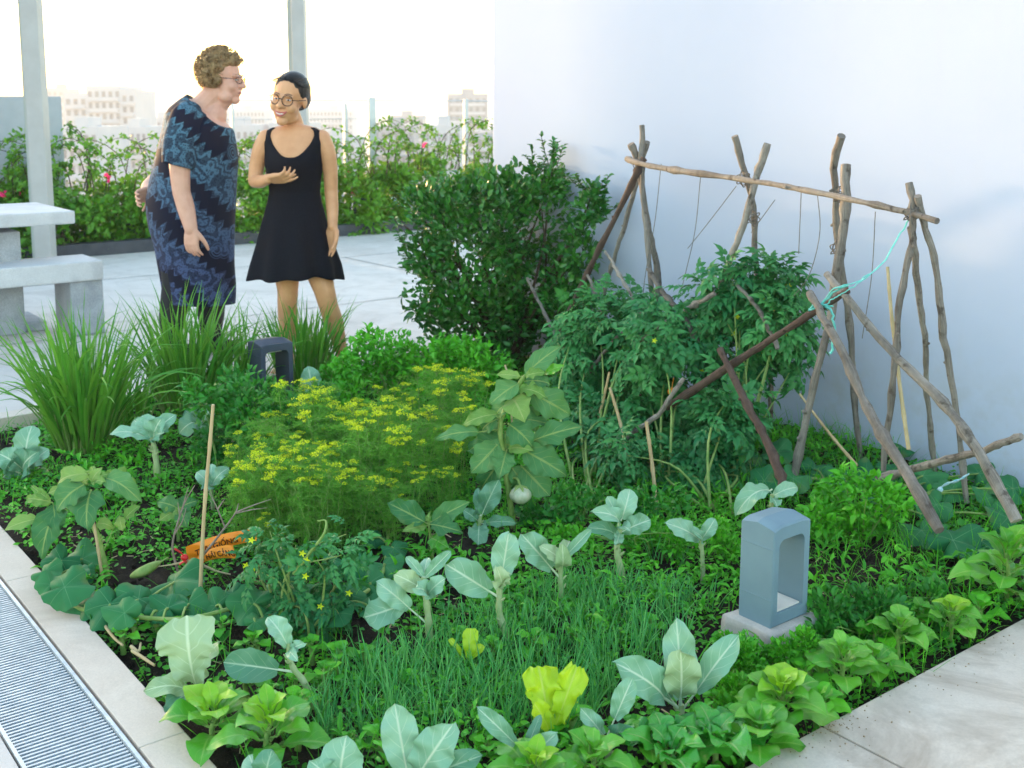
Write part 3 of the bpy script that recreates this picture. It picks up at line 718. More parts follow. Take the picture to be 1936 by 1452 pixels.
# ============================================================ EGGPLANTS
EG = dict(kind='eggplant', cat='eggplant', lm='egg', stemmat='vine', shape='egg', group='eggplants', wmul=1.2)
kale('leaning eggplant with drooping leaves tied beside a short cane', (205, 1078), [(190, 1030), (172, 985), (150, 955), (152, 925), (166, 905)], [
    ((170, 895), (102, 914), 34, .02, D_(m='egg_pale', arch=.2)), ((168, 915), (86, 930), 24, .0, D_(m='egg_pale')), ((165, 912), (104, 966), 46, -.05, D_(arch=.2)),
    ((172, 926), (160, 994), 56, -.10, D_(N=(0, -.95, .3), ragged=.08)), ((196, 902), (266, 944), 40, -.04, D_(arch=.25)), ((190, 898), (258, 916), 30, .05, D_(m='egg_pale')),
    ((172, 912), (190, 884), 18, .0, D_(m='egg_pale')), ((172, 912), (206, 894), 18, .0, D_(m='egg_pale')), ((170, 908), (178, 880), 16, .02, D_(m='egg_pale')), ((176, 912), (200, 912), 18, -.04, D_(m='egg_pale')),
    ((150, 955), (8, 1002), 26, -.04, D_(st=.55, arch=.12, m='egg_pale')), ((110, 950), (76, 1056), 46, -.08, D_(N=(0, -.95, .3), st=.06)), ((100, 952), (110, 1006), 38, -.06, D_(N=(.3, -.9, .3))),
    ((100, 950), (46, 940), 24, .0, D_(m='egg_pale')), ((95, 946), (58, 918), 14, .02, D_(m='egg_pale')), ((182, 990), (214, 996), 22, .0, D_(arch=.3, m='egg_pale')), ((226, 975), (232, 1004), 18, -.02, D_(m='egg_pale')), ((234, 984), (262, 954), 20, .02, D_(m='egg_pale')), ((196, 1040), (226, 974), 6, .0, D_(st=.8))], .009, **EG)
kale('tall eggplant with broad layered leaves in the middle of the bed', (972, 985), [(962, 930), (952, 860), (946, 800), (968, 750), (990, 712)], [
    ((988, 712), (1060, 654), 34, .03, D_(N=(-.1, -.9, .5))), ((1028, 708), (1066, 690), 18, .0, D_(m='spin')), ((986, 712), (938, 708), 18, .0, D_(m='egg_pale')), ((990, 712), (1030, 702), 18, -.03, D_(m='egg_pale')),
    ((984, 722), (926, 764), 38, -.02), ((968, 750), (992, 796), 46, -.08, D_(m='egg_pale', N=(0, -.9, .5))), ((978, 735), (1036, 750), 26, -.04, D_(m='egg_pale')), ((990, 720), (1042, 726), 30, .04),
    ((1000, 740), (1084, 786), 50, .02, D_(N=(0, -.95, .3), m='egg')), ((946, 782), (872, 804), 28, .0, D_(m='egg_pale', arch=.2)), ((944, 790), (906, 815), 30, .03), ((940, 812), (822, 828), 26, -.02, D_(st=.3, arch=.2)),
    ((960, 800), (1008, 842), 46, -.04), ((965, 790), (1042, 802), 26, .04), ((990, 838), (1100, 804), 38, -.02, D_(st=.18, N=(0, -.9, .5))), ((945, 836), (890, 894), 50, -.06, D_(N=(.2, -.9, .4))),
    ((952, 850), (926, 834), 22, .0), ((958, 850), (944, 904), 38, -.08, D_(N=(0, -.85, .5))), ((960, 848), (1004, 848), 24, -.06, D_(m='egg_pale')), ((985, 848), (1072, 898), 52, -.05, D_(N=(-.1, -.9, .45))),
    ((985, 880), (1038, 936), 58, -.06, D_(N=(-.1, -.92, .4))), ((955, 815), (960, 862), 40, .05), ((962, 760), (930, 790), 36, .05), ((975, 730), (1010, 770), 34, .07), ((955, 860), (905, 930), 40, .06), ((965, 880), (1000, 930), 38, .03), ((958, 840), (1050, 860), 36, .10), ((956, 830), (880, 850), 36, .08), ((968, 760), (1020, 820), 34, .08), ((955, 800), (905, 850), 34, .09)], .011, **EG)
kale('young eggplant with four leaves right of the small tomato plant', (820, 1062), [(814, 1020), (810, 988)], [
    ((808, 990), (732, 950), 40, .02, D_(N=(.1, -.85, .5))), ((812, 988), (888, 948), 32, .02, D_(N=(-.1, -.85, .5))), ((810, 990), (874, 1006), 34, -.05), ((808, 994), (762, 1002), 18, -.04, D_(m='egg_pale')), ((810, 990), (812, 968), 10, .0, D_(m='egg_pale')), ((812, 1015), (846, 1034), 30, -.06, D_(m='spin'))], .006, **EG)
kale('small eggplant seedling left of the bamboo cane', (335, 1010), [(338, 985), (340, 960)], [
    ((340, 962), (296, 948), 30, .0), ((340, 962), (300, 985), 22, -.04, D_(m='egg_pale')), ((341, 960), (372, 946), 24, .0), ((340, 960), (352, 936), 16, .03), ((340, 965), (352, 990), 26, -.05)], .006, **EG)
# pale round eggplant fruit: part of the tall plant
eg = [o for o in bpy.data.objects if o.get('label', '').startswith('tall eggplant')][0]
y = W(0, 0, eg.location[1])[1]; c = W(984, 936, y - .06)
mb = MB(); th = np.linspace(0, math.pi, 14); ph = np.arange(30) * 2 * math.pi / 30
rr_ = (1 - .10 * np.abs(np.sin(ph * 3)) ** 2)[None, :] * np.sin(th)[:, None]
mb.grid(np.stack([.037 * rr_ * np.cos(ph), .037 * rr_ * np.sin(ph), .029 * np.cos(th)[:, None] + 0 * ph], -1) + c, None, .5, 0, closed=True)
fr = mb.build('fruit', plain('round_eggplant_skin', (.42, .50, .30), (.62, .62, .46), .35, 60, bump=.1), eg)
mb = MB(); mb.tube(spline([c + V3(0, 0, .025), c + V3(-.01, .02, .05), W(966, 905, y)], 6), .004, 6)
for k in range(5):
    a = k * 1.26; mb.tube([c + V3(0, 0, .03), c + V3(.018 * math.cos(a), .018 * math.sin(a), .026), c + V3(.03 * math.cos(a), .03 * math.sin(a), .012)], [.006, .005, .001], 5)
mb.build('calyx', M['vine'], eg)

# ============================================================ PUMPKIN VINE (dark lobed leaves close to the ground)
def pump_template(seed):
    g = random.Random(seed); n, m = 7, 36
    ph = np.linspace(-math.pi, math.pi, m, endpoint=False)      # 0 = tip direction
    rad = .42 + .045 * np.cos(5 * ph) * (np.cos(ph) * .4 + .75) + .06 * np.cos(ph) + .018 * np.sin(23 * ph + seed) + .03 * np.sin(3 * ph + seed)
    rad *= 1 - .75 * np.exp(-((np.abs(ph) - math.pi) / .16) ** 2)
    t = np.linspace(0, 1, n)[:, None] ** .9
    x, y = t * rad * np.sin(ph), t * rad * np.cos(ph)
    z = .10 * t ** 2 * np.cos(5 * ph + .4) * .5 - .13 * t ** 2.2 + .07 * np.sin(3 * ph + seed) * t ** 2 + .05 * t
    mb = MB(); mb.grid(np.stack([x, y, z], -1), np.stack([.5 + x, .5 + y], -1), closed=True)
    return np.vstack(mb.V), np.concatenate(mb.L).reshape(-1, 4), np.vstack(mb.U)
T_pump = [pump_template(i) for i in range(4)]
def vine(label, leaves, runner, group='pumpkin vines', flowers=()):
    B = G(*runner[0]); r = thing('pumpkin_vine', label, 'pumpkin vine', B, group)
    P = [G(u, v, .015 + .03 * R_.random()) for u, v in runner]; sp = spline(P, 8 * len(P)); mb = MB(); mb.tube(sp, .006, 6); mb.build('runner', M['vine'], r)
    for i, (u, v, w) in enumerate(leaves):
        g0 = G(u, v); h = R_.uniform(.05, .13); c = W(u, v - w * .12, g0[1] - R_.uniform(.03, .14)); mb = MB()
        s = w * px(c[1]) * 1.72; az = R_.uniform(0, 6.28)
        N = nrm(V3(R_.uniform(-.35, .35), -.45 + R_.uniform(-.25, .2), .85)); Y = V3(math.cos(az), math.sin(az), 0)
        Y = nrm(Y - N * (Y @ N))
        mb.inst(T_pump[i % 4], rot_mats(Y[None], N[None], [s], [s]), [c], np.array([R_.random()]), 0)
        j = np.argmin(((sp[:, :2] - c[:2]) ** 2).sum(1)); a = sp[j]
        mb.tube(spline([a, (a + c) / 2 + V3(0, 0, .01), c - N * .003], 7), .0035, 5, 1)
        mb.build('leaf', [M['pump'], M['vine']], r)
    for u, v in flowers:
        c = W(u, v, G(u, v)[1] - .05); mb = MB()
        for k in range(5):
            a = k * 1.257; d = V3(math.cos(a), -.4, math.sin(a))
            leaf_ab(mb, c, c + nrm(d) * .02, .014, (0, -1, .2), shape='ovate', nl=4, nw=2)
        mb.build('flower', M['dillfl'], r)
    return r
vine('pumpkin vine with dark lobed leaves spilling over the stone kerb', [(122, 1118, 66), (168, 1148, 60), (208, 1150, 66), (262, 1140, 66), (330, 1108, 76), (318, 1155, 50), (357, 1148, 56), (408, 1152, 52), (86, 1086, 42), (116, 1066, 52), (156, 1062, 48), (158, 1084, 34), (140, 1095, 40), (300, 1160, 44), (235, 1165, 50), (96, 1110, 40), (440, 1130, 46)],
     [(440, 1150), (350, 1170), (240, 1165), (150, 1150), (100, 1110), (120, 1075)])
vine('pumpkin vine with dark leaves below the small tomato plant', [(480, 1148, 62), (482, 1180, 34), (640, 1080, 52), (698, 1110, 52), (727, 1074, 48), (668, 1072, 44), (540, 1100, 50), (655, 1130, 46), (600, 1128, 50), (700, 1150, 40), (580, 1160, 44), (640, 1165, 42), (520, 1140, 48), (745, 1040, 36), (705, 1020, 30)], [(470, 1180), (560, 1150), (650, 1140), (720, 1090), (735, 1000)])
vine('pumpkin vine with large green leaves under the right trellis poles', [(1415, 880, 58), (1540, 892, 42), (1585, 915, 52), (1697, 850, 42), (1690, 900, 42), (1742, 1010, 62), (1802, 1030, 74), (1880, 945, 50), (1915, 930, 54), (1745, 905, 50), (1640, 905, 44), (1850, 900, 46), (1770, 960, 50), (1855, 1030, 60), (1905, 985, 52), (1470, 860, 50), (1500, 910, 44), (1800, 930, 40), (1660, 960, 40), (1445, 915, 46)], [(1860, 1020), (1780, 1010), (1740, 930), (1640, 910), (1540, 905), (1420, 890)])

# ============================================================ ROSETTES
rosette('spinach_plant', 'bright spinach plant at the kerb below the cream green kale', 'spinach', (405, 1396), 15, .135, .56, 'spin', 'leafy spinach plants', seed=1, lift=(.0, 1.0), young='spin_lime', height=.06)
rosette('spinach_plant', 'bright spinach plant in the near left corner by the lower frame edge', 'spinach', (512, 1432), 15, .135, .52, 'spin', 'leafy spinach plants', seed=2, lift=(.0, 1.1), young='spin_lime', height=.09)
rosette('spinach_plant', 'spinach plant with yellowing heart between near bollard and paving', 'spinach', (1476, 1368), 19, .115, .66, 'spin', 'leafy spinach plants', seed=3, lift=(.1, 1.1), young='spin_lime', height=.08)
rosette('spinach_plant', 'spinach plant just right of the near bollard plinth', 'spinach', (1590, 1300), 15, .11, .66, 'spin', 'leafy spinach plants', seed=4, lift=(.1, 1.0), height=.09)
rosette('spinach_plant', 'spinach plant halfway along the edge of the right paving', 'spinach', (1700, 1228), 14, .10, .68, 'spin', 'leafy spinach plants', seed=5, lift=(.1, 1.0), height=.07)
rosette('spinach_plant', 'small spinach plant farther along the right paving edge', 'spinach', (1795, 1200), 13, .095, .66, 'spin', 'leafy spinach plants', seed=6, lift=(.1, 1.0), young='spin_lime', height=.07)
rosette('spinach_plant', 'tall spinach plant at the right frame edge', 'spinach', (1900, 1140), 20, .17, .50, 'spin', 'leafy spinach plants', seed=7, lift=(-.15, 1.1), height=.15, shape='obovate')
rosette('chard_plant', 'dark glossy chard with crinkled leaves near the paving corner', 'chard', (1352, 1432), 10, .145, .55, 'chard', 'chard plants', seed=8, lift=(.3, 1.1), height=.03, wave=.10, ruffle=.03)
rosette('chard_plant', 'glossy chard left of the paving corner at the lower frame edge', 'chard', (1262, 1450), 10, .135, .6, 'chard', 'chard plants', seed=9, lift=(.25, 1.0), height=.03, wave=.10, ruffle=.03)
rosette('spinach_plant', 'broad leaved spinach plant against the paving corner', 'spinach', (1432, 1420), 15, .115, .7, 'spin', 'leafy spinach plants', seed=10, lift=(.05, .9), height=.06)
rosette('spinach_plant', 'spinach plant at the lower frame edge left of the chard', 'spinach', (1120, 1475), 13, .11, .6, 'spin', 'leafy spinach plants', seed=11, lift=(.1, 1.0), height=.06)
rosette('spinach_plant', 'upright spinach plant with yellow stems below the lime lettuce', 'spinach', (1010, 1490), 13, .11, .5, 'spin', 'leafy spinach plants', seed=12, lift=(.2, 1.1), young='spin_lime', height=.05)
rosette('spinach_plant', 'small spinach plant at the paving edge beyond the near bollard', 'spinach', (1650, 1275), 9, .10, .6, 'spin', 'leafy spinach plants', seed=13, lift=(.1, 1.0), height=.04)
for i_, (u_, v_, L_2, lab_) in enumerate(((1545, 1345, .085, 'small spinach plant wedged between two larger ones at the paving edge'), (1530, 1255, .08, 'small spinach plant behind the one right of the bollard plinth'), (1660, 1215, .075, 'small spinach plant in the dark mint by the paving'), (1745, 1175, .07, 'tiny spinach plant in the dark mint near the right frame edge'), (1390, 1395, .085, 'small spinach plant between chard and broad pale kale'), (1225, 1420, .08, 'small spinach plant by the brown dead leaf'), (1850, 1170, .08, 'small spinach plant in front of the tall one at the right edge'))):
    rosette('spinach_plant', lab_, 'spinach', (u_, v_), 9 + i_ % 3, L_2, .66, 'spin' if i_ % 2 else 'herb', 'leafy spinach plants', seed=70 + i_, lift=(.1, 1.0), height=.03)
LT = dict(kind='lettuce', cat='lettuce', lm='lettuce', stemmat='lettuce_rib', shape='fan', group='lime lettuces')
M['lettuce_rib'] = plain('lettuce_rib', (.55, .62, .16), (.66, .70, .28), .5)
kale('lime yellow lettuce with a tall frilled leaf in the onion patch', (1042, 1392), [], [
    ((1042, 1392), (1022, 1268), 84, .02, D_(N=(.1, -.96, .3), st=.0, ruffle=.07, ragged=.16, wave=.12, nl=28, nw=20, arch=.04)), ((1044, 1392), (1088, 1268), 62, .0, D_(N=(-.15, -.95, .3), st=.0, ruffle=.07, ragged=.16, wave=.14, nl=28, nw=20, arch=.1)), ((1040, 1390), (1010, 1330), 46, -.04, D_(st=.0, ruffle=.05)), ((1046, 1390), (1078, 1330), 40, .05, D_(st=.0, ruffle=.05))], .007, **LT)
kale('small lime lettuce among the spring onions left of the frilled one', (886, 1252), [], [
    ((886, 1252), (890, 1192), 36, .0, D_(st=.05, N=(0, -.95, .3))), ((882, 1252), (852, 1208), 14, .0, D_(st=.1)), ((888, 1250), (912, 1220), 20, .0)], .005, **LT)

# ============================================================ LEMONGRASS
def lemongrass(label, base, rad, n, L, seed, wd=.013):
    g = np.random.default_rng(seed); B = G(*base); r = thing('lemongrass_clump', label, 'lemongrass', B, 'lemongrass clumps along the back of the bed')
    a = g.uniform(0, 6.283, n); q = np.sqrt(g.random(n)) * rad
    base_ = B + np.stack([np.cos(a) * q, np.sin(a) * q, np.full(n, -.02)], -1)
    tilt = (q / rad) * g.uniform(.1, .5, n)
    d = np.stack([np.cos(a) * np.sin(tilt), np.sin(a) * np.sin(tilt), np.cos(tilt)], -1) + g.normal(size=(n, 3)) * .06
    mb = MB(); ribbons(mb, base_, d, g.uniform(.55, 1.0, n) * L, g.uniform(.8, 1.25, n) * wd, g.uniform(.1, 1.5, n) * (.35 + .8 * q / rad), 9, 0, None, g)
    mb.build('blades', M['grass'], r)
    mb = MB()
    for i in range(0, n, 3): mb.tube([base_[i], base_[i] + nrm(d[i]) * L * .13, base_[i] + nrm(d[i]) * L * .26], [.006, .005, .003], 5)
    mb.build('stalk_bases', M['straw'] if False else M['vine'], r)
lemongrass('largest lemongrass clump at the left in front of the stone bench', (158, 838), .105, 240, .70, 21, .015)
lemongrass('lemongrass clump in front of the older woman', (352, 766), .12, 190, .64, 22, .015)
lemongrass('small lemongrass clump between the two leftmost big clumps', (258, 800), .05, 34, .42, 23)
lemongrass('lemongrass clump between the women, left of the far bollard', (448, 748), .10, 80, .52, 24)
lemongrass('lemongrass clump in front of the young woman, behind the far bollard', (575, 712), .13, 150, .52, 25)

# ============================================================ SPRING ONIONS
def onion_parts(root, seed, n, L, local=False):
    g = np.random.default_rng(seed); B = np.array(root.location)
    base = B + np.concatenate([g.normal(size=(n, 2)) * .016, np.full((n, 1), -.04)], 1)
    d = np.concatenate([g.normal(size=(n, 2)) * .26, np.ones((n, 1))], 1)
    mb = MB(); ribbons(mb, base, d, g.uniform(.6, 1.0, n) * L, g.uniform(.0026, .0050, n), np.abs(g.normal(size=n)) * .55, 7, 0, None, g, fold=.6)
    mb.build('leaves', M['onion'], root)
ONL = 'clump of slim blue green spring onions in the onion patch'
protos = []
for i in range(6):
    r = thing('spring_onion', ONL, 'spring onion', ST(2, 2), 'spring onions in the onion patch'); onion_parts(r, 40 + i, 9, .135 + .02 * (i % 3)); protos.append(r)
def inpoly(p, poly):
    x, y = p; c = False
    for (x1, y1), (x2, y2) in zip(poly, poly[1:] + poly[:1]):
        if (y1 > y) != (y2 > y) and x < (x2 - x1) * (y - y1) / (y2 - y1) + x1: c = not c
    return c
patch = [(585, 1320), (630, 1255), (760, 1240), (860, 1180), (960, 1140), (1100, 1095), (1310, 1110), (1300, 1190), (1230, 1250), (1160, 1290), (1130, 1350), (1050, 1400), (950, 1400), (840, 1395), (700, 1400), (600, 1400)]
cnt = 0; spots = []
g = random.Random(3)
while cnt < 210:
    u, v = g.uniform(580, 1300), g.uniform(1080, 1405)
    if not inpoly((u, v), patch) or g.random() < (.25 if u > 1000 else 0): continue
    q = G(u, v)
    if any((q[0] - a[0]) ** 2 + (q[1] - a[1]) ** 2 < .033 ** 2 for a in spots): continue
    spots.append(q); o = protos[cnt] if cnt < 6 else dup(protos[g.randrange(6)], q, g.uniform(0, 6.28), g.uniform(.75, 1.12))
    o.location = tuple(q); cnt += 1
# a few looser clumps outside the patch
for (u, v, lab) in ((1290, 1060, 'stray spring onion clump beside the small kale left of the near bollard'), (1350, 1130, 'stray spring onion clump against the near bollard'), (545, 1370, 'stray spring onion clump with long bent leaves by the leaning kale'), (1240, 1050, 'stray spring onion clump right of the tall crooked kale')):
    dup(protos[g.randrange(6)], G(u, v), g.uniform(0, 6), 1.1, lab)

# ============================================================ DILL
def dill_parts(root, seed, hgt):
    g = np.random.default_rng(seed); B = np.array(root.location); ms, ml, mf = MB(), MB(), MB()
    ns = 5
    for k in range(ns):
        a = g.uniform(0, 6.28); lean = g.uniform(.05, .35); h = hgt * g.uniform(.75, 1.05)
        b = B + V3(*(g.normal(size=2) * .035), -.03); tip = b + V3(math.cos(a) * lean * h, math.sin(a) * lean * h, h)
        sp = spline([b, b * .45 + tip * .55 + V3(0, 0, .03), tip], 12); ms.tube(sp, np.linspace(.0032, .0014, 12), 5)
        # feathery fronds
        for q in range(20):
            i = g.integers(1, 12); p = sp[i]; az = g.uniform(0, 6.28); d = nrm(V3(math.cos(az), math.sin(az), g.uniform(.1, .9))); L = g.uniform(.06, .15)
            n = 46; t = np.sort(g.random(n)); ctr = p + d * (t * L)[:, None] - V3(0, 0, .35) * (t ** 2 * L)[:, None]
            dirs = nrm(d * .7 + rand_dirs(n, g) * .9); ll = g.uniform(.012, .034, n) * (1.1 - .6 * t)
            side = nrm(np.cross(dirs, rand_dirs(n, g))) * .0011
            Pq = np.stack([ctr - side, ctr + side, ctr + dirs * ll[:, None] + side * .4, ctr + dirs * ll[:, None] - side * .4], 1)
            ml.add(Pq.reshape(-1, 3), np.arange(n * 4).reshape(-1, 4), None, np.repeat(g.random(n) * .7 + .3 * t, 4))
            ms.tube(np.stack([p, p + d * L * .5 - V3(0, 0, .04) * L, p + d * L - V3(0, 0, .35) * L]), [.001, .0008, .0004], 3, caps=False)
        # umbel
        for (c, sz) in ((tip, 1.0), (sp[8] + V3(g.normal() * .05, g.normal() * .05, .05), .7))[:1 if k % 4 else 2]:
            R0 = g.uniform(.025, .048) * sz
            for q in range(15):
                az = g.uniform(0, 6.28); e = math.sqrt(g.random()) * R0; pt = c + V3(math.cos(az) * e, math.sin(az) * e, .022 - e * e * 3 + g.normal() * .004)
                ms.tube([c - V3(0, 0, .012), pt], .0006, 3, caps=False)
                n = 9; o = pt + rand_dirs(n, g) * (.010, .010, .004); s = g.uniform(.0022, .0040, n)
                dz = rand_dirs(n, g); sx = nrm(np.cross(dz, V3(.1, .2, .97))) * s[:, None]; sy = np.cross(dz, sx)
                Pq = np.stack([o - sx, o - sy, o + sx, o + sy], 1); mf.add(Pq.reshape(-1, 3), np.arange(n * 4).reshape(-1, 4), None, np.repeat(g.random(n), 4))
    ms.build('stems', M['stem'], root); ml.build('fronds', M['dill'], root); mf.build('flower_heads', M['dillfl'], root)
def dill_green(root): 
    for ch in [c for c in root.children if c.name.startswith('flower_heads')]: bpy.data.objects.remove(ch)
dl = 'feathery dill plant with flat yellow flower heads in the dill patch'
dp = []
for i in range(4):
    r = thing('dill_plant', dl, 'dill', ST(2, 3), 'flowering dill plants'); dill_parts(r, 60 + i, .40 + .03 * i); dp.append(r)
bases = [(480, 1020, .8), (525, 1030, .85), (570, 1020, .9), (620, 1025, .9), (670, 1015, .9), (720, 1010, .85), (540, 985, .95), (590, 975, 1), (640, 970, 1), (690, 965, 1), (740, 960, 1), (790, 960, .9), (840, 955, .85), (610, 935, 1.05), (660, 925, 1.05), (710, 920, 1.05), (760, 915, 1.05), (810, 915, 1), (860, 915, .95), (660, 890, 1.05), (710, 880, 1.05), (760, 875, 1.05), (810, 870, 1.05), (855, 870, 1), (740, 845, 1.0), (790, 840, 1.05), (840, 835, 1.05), (885, 850, .95), (500, 985, .8), (905, 890, .85), (640, 880, .95), (455, 1030, .6), (500, 1045, .65), (545, 1040, .6), (590, 1040, .68), (640, 1032, .65), (690, 1025, .7), (735, 1020, .65), (780, 1000, .7), (830, 985, .7), (520, 1010, .9), (610, 1005, .95), (700, 990, .9), (560, 1000, .9), (760, 985, .8), (470, 990, .85), (455, 960, .8), (500, 950, 1.0), (550, 940, 1.05), (590, 910, 1.1), (560, 900, 1.0), (620, 870, 1.1), (690, 850, 1.05)]
for i, (u, v, s) in enumerate(bases):
    q = G(u + g.uniform(-8, 8), v + g.uniform(-5, 5))
    if i < 4: dp[i].location = tuple(q); dp[i].scale = (.66,) * 3
    else:
        o_ = dup(dp[i % 4], q, g.uniform(0, 6.28), s * .70 * g.uniform(.68, 1.2))
        if (v > 1000 and i % 4) or i % 6 == 5: dill_green(o_); o_['label'] = 'feathery dill plant without flowers in the dill patch'
# ============================================================ BUSHY PLANTS
def stems_for(root, base, tips, r0, mat='bark', name='stems', n=10, bulge=.12, seed=0):
    g = np.random.default_rng(seed); mb = MB()
    for tp in tips:
        b = base + V3(g.normal() * .03, g.normal() * .03, -.04); m = b * .5 + tp * .5 + V3(g.normal() * bulge * .4, g.normal() * bulge * .4, bulge * .5)
        mb.tube(spline([b, m, tp], n), np.linspace(r0, r0 * .25, n), 5)
    mb.build(name, M[mat], root)
def bushy(name, label, cat, base, blobs, y, n, tm, lmin, lmax, mat, group=None, dy=.12, flat=.7, aspect=.5, smat='stem', r0=.006, seed=0, gap=-.75, gf=14, **k):
    """blobs: (u, v, radius px[, depth offset]) in the photograph, given real depth round the forward distance y"""
    B = G(*base); r = thing(name, label, cat, B, group); bl = []
    for b in blobs:
        u, v, q = b[:3]; off = b[3] if len(b) > 3 else R_.uniform(-dy, dy); R = q * px(y)
        bl.append((W(u, v, y + off), (R, R * max(.8, flat), R)))
    stems_for(r, B, [b[0] for b in bl], r0, smat, seed=seed)
    mb = MB(); foliage(mb, bl, n, tm, lmin, lmax, aspect, seed=seed, gap=gap, gf=gf, zmin=-.02, **k); mb.build('foliage', M[mat], r)
    return r, bl
# the dark glossy shrub in the corner by the white wall
yb = G(960, 682)[1]
bb = [(900, 470, 118, -.1), (985, 425, 112, 0), (1010, 560, 112, .05), (905, 590, 108, -.1), (835, 415, 66, -.15), (850, 385, 50), (1036, 358, 34, -.16), (1024, 392, 46, -.14), (1112, 392, 24, -.46), (1116, 420, 22, -.46), (1098, 480, 34, -.42), (1070, 540, 46, -.32), (790, 400, 40, -.1), (770, 430, 24, -.1), (825, 540, 62, -.15), (800, 480, 44, -.15), (960, 625, 92, 0), (930, 400, 80, .1), (885, 372, 30, .1), (965, 372, 40, .1), (870, 640, 50, -.1), (760, 420, 20, -.1), (1122, 364, 15, -.46), (1044, 328, 20, -.16), (1010, 330, 16, -.1), (1128, 395, 14, -.48), (1090, 440, 20, -.4), (800, 580, 34, -.1), (1060, 590, 50, -.28)]
r, bl = bushy('leafy_shrub', 'dense dark green glossy shrub growing against the white wall corner', 'shrub', (960, 682), bb, yb, 14000, T_oval, .026, .056, 'bush', smat='bark', r0=.012, seed=1, gap=-.36, gf=10, dy=.2, aspect=.52, flat=.9, shell=.55)
# loose outer sprays of the shrub
mb, ms = MB(), MB(); g = np.random.default_rng(5)
for q in range(70):
    c, R = bl[g.integers(0, len(bl))]; d = rand_dirs(1, g)[0]; d[2] = abs(d[2]) * .8; p = np.array(c) + d * np.array(R) * .9; L = g.uniform(.05, .14)
    sp = spline([p, p + d * L * .6 + V3(0, 0, .02), p + d * L + V3(0, 0, .05)], 7); ms.tube(sp, .0018, 4)
    for i in range(1, 7):
        for s_ in (-1, 1):
            Y = nrm(np.cross(d, V3(0, 0, 1)) * s_ + d * .5 + rand_dirs(1, g)[0] * .4); mb.inst(T_oval[0], rot_mats(Y[None], nrm(V3(0, -.3, 1) + rand_dirs(1, g)[0] * .4)[None], [.018], [.036]), [sp[i]], g.random(1))
mb.build('spray_leaves', M['bush'], r); ms.build('spray_twigs', M['bark'], r)

# tomato plants in front of the wall
TG = 'tomato plants under the pole trellis'
yt = G(1230, 905)[1]
tom = [('tomato plant sprawling at the left of the trellis poles', (1120, 905), 4.9, [(1130, 600, 55), (1170, 650, 70), (1110, 680, 50), (1080, 640, 30), (1190, 580, 36), (1225, 610, 40), (1130, 740, 55)]),
       ('tall tomato plant in the middle of the tangle below the trellis', (1260, 920), 4.6, [(1250, 650, 70), (1300, 720, 75), (1220, 740, 60), (1280, 620, 46), (1330, 800, 60), (1290, 860, 60)]),
       ('tomato plant reaching up to the right trellis poles', (1380, 905), 4.5, [(1400, 580, 62), (1440, 545, 48), (1370, 640, 62), (1470, 610, 46), (1485, 545, 30), (1420, 670, 52), (1350, 560, 40), (1500, 690, 20), (1385, 520, 26), (1492, 640, 30), (1465, 520, 26)]),
       ('dark low tomato plant at the foot of the tangle', (1345, 945), 4.1, [(1330, 860, 60), (1280, 900, 52), (1370, 800, 50), (1385, 740, 46), (1220, 890, 40), (1180, 860, 36), (1350, 900, 40)]),
       ('tomato plant behind the tall eggplant', (1120, 950), 4.4, [(1120, 800, 42), (1100, 860, 40), (1150, 860, 40), (1170, 780, 40), (1130, 900, 36), (1165, 920, 34)])]
for i, (lab, bs, y, bls) in enumerate(tom):
    B = G(*bs); r = thing('tomato_plant', lab, 'tomato', B, TG)
    bl = [(W(u, v, y + R_.uniform(-.14, .14)), (q * px(y), q * px(y) * .9, q * px(y))) for u, v, q in bls]
    stems_for(r, B, [b[0] for b in bl], .007, 'vine', seed=i)
    mb = MB(); foliage(mb, bl, int(sum(b[2] for b in bls) * 2.3), T_tom, .075, .15, .85, shell=.8, gap=-.5, gf=12, out=.6, up=.1, droop=.35, seed=20 + i); mb.build('foliage', M['tomato'], r)
    if i in (1, 2):
        mb = MB()
        for k in range(6):
            c, R = bl[k % len(bl)]; d = nrm(V3(R_.uniform(-.5, .5), -1, R_.uniform(-.3, .6))); p = np.array(c) + d * np.array(R)
            for q in range(5):
                a = q * 1.257; leaf_ab(mb, p, p + V3(math.cos(a), -.5, math.sin(a)) * .013, .007, (0, -1, 0), shape='ovate', nl=3, nw=2)
        mb.build('flower', M['dillfl'], r)
mb = MB(); q = W(1270, 740, 4.35); mb.sphere(q, (.017, .017, .016)); 
mb.tube([q + V3(0, 0, .014), q + V3(.01, .02, .05)], .002, 5)
tag(mb.build('ripening_tomato', plain('orange_tomato', (.75, .22, .02), (.80, .36, .03), .3, 20)), 'single small orange tomato ripening among dark leaves below the trellis', 'tomato fruit')
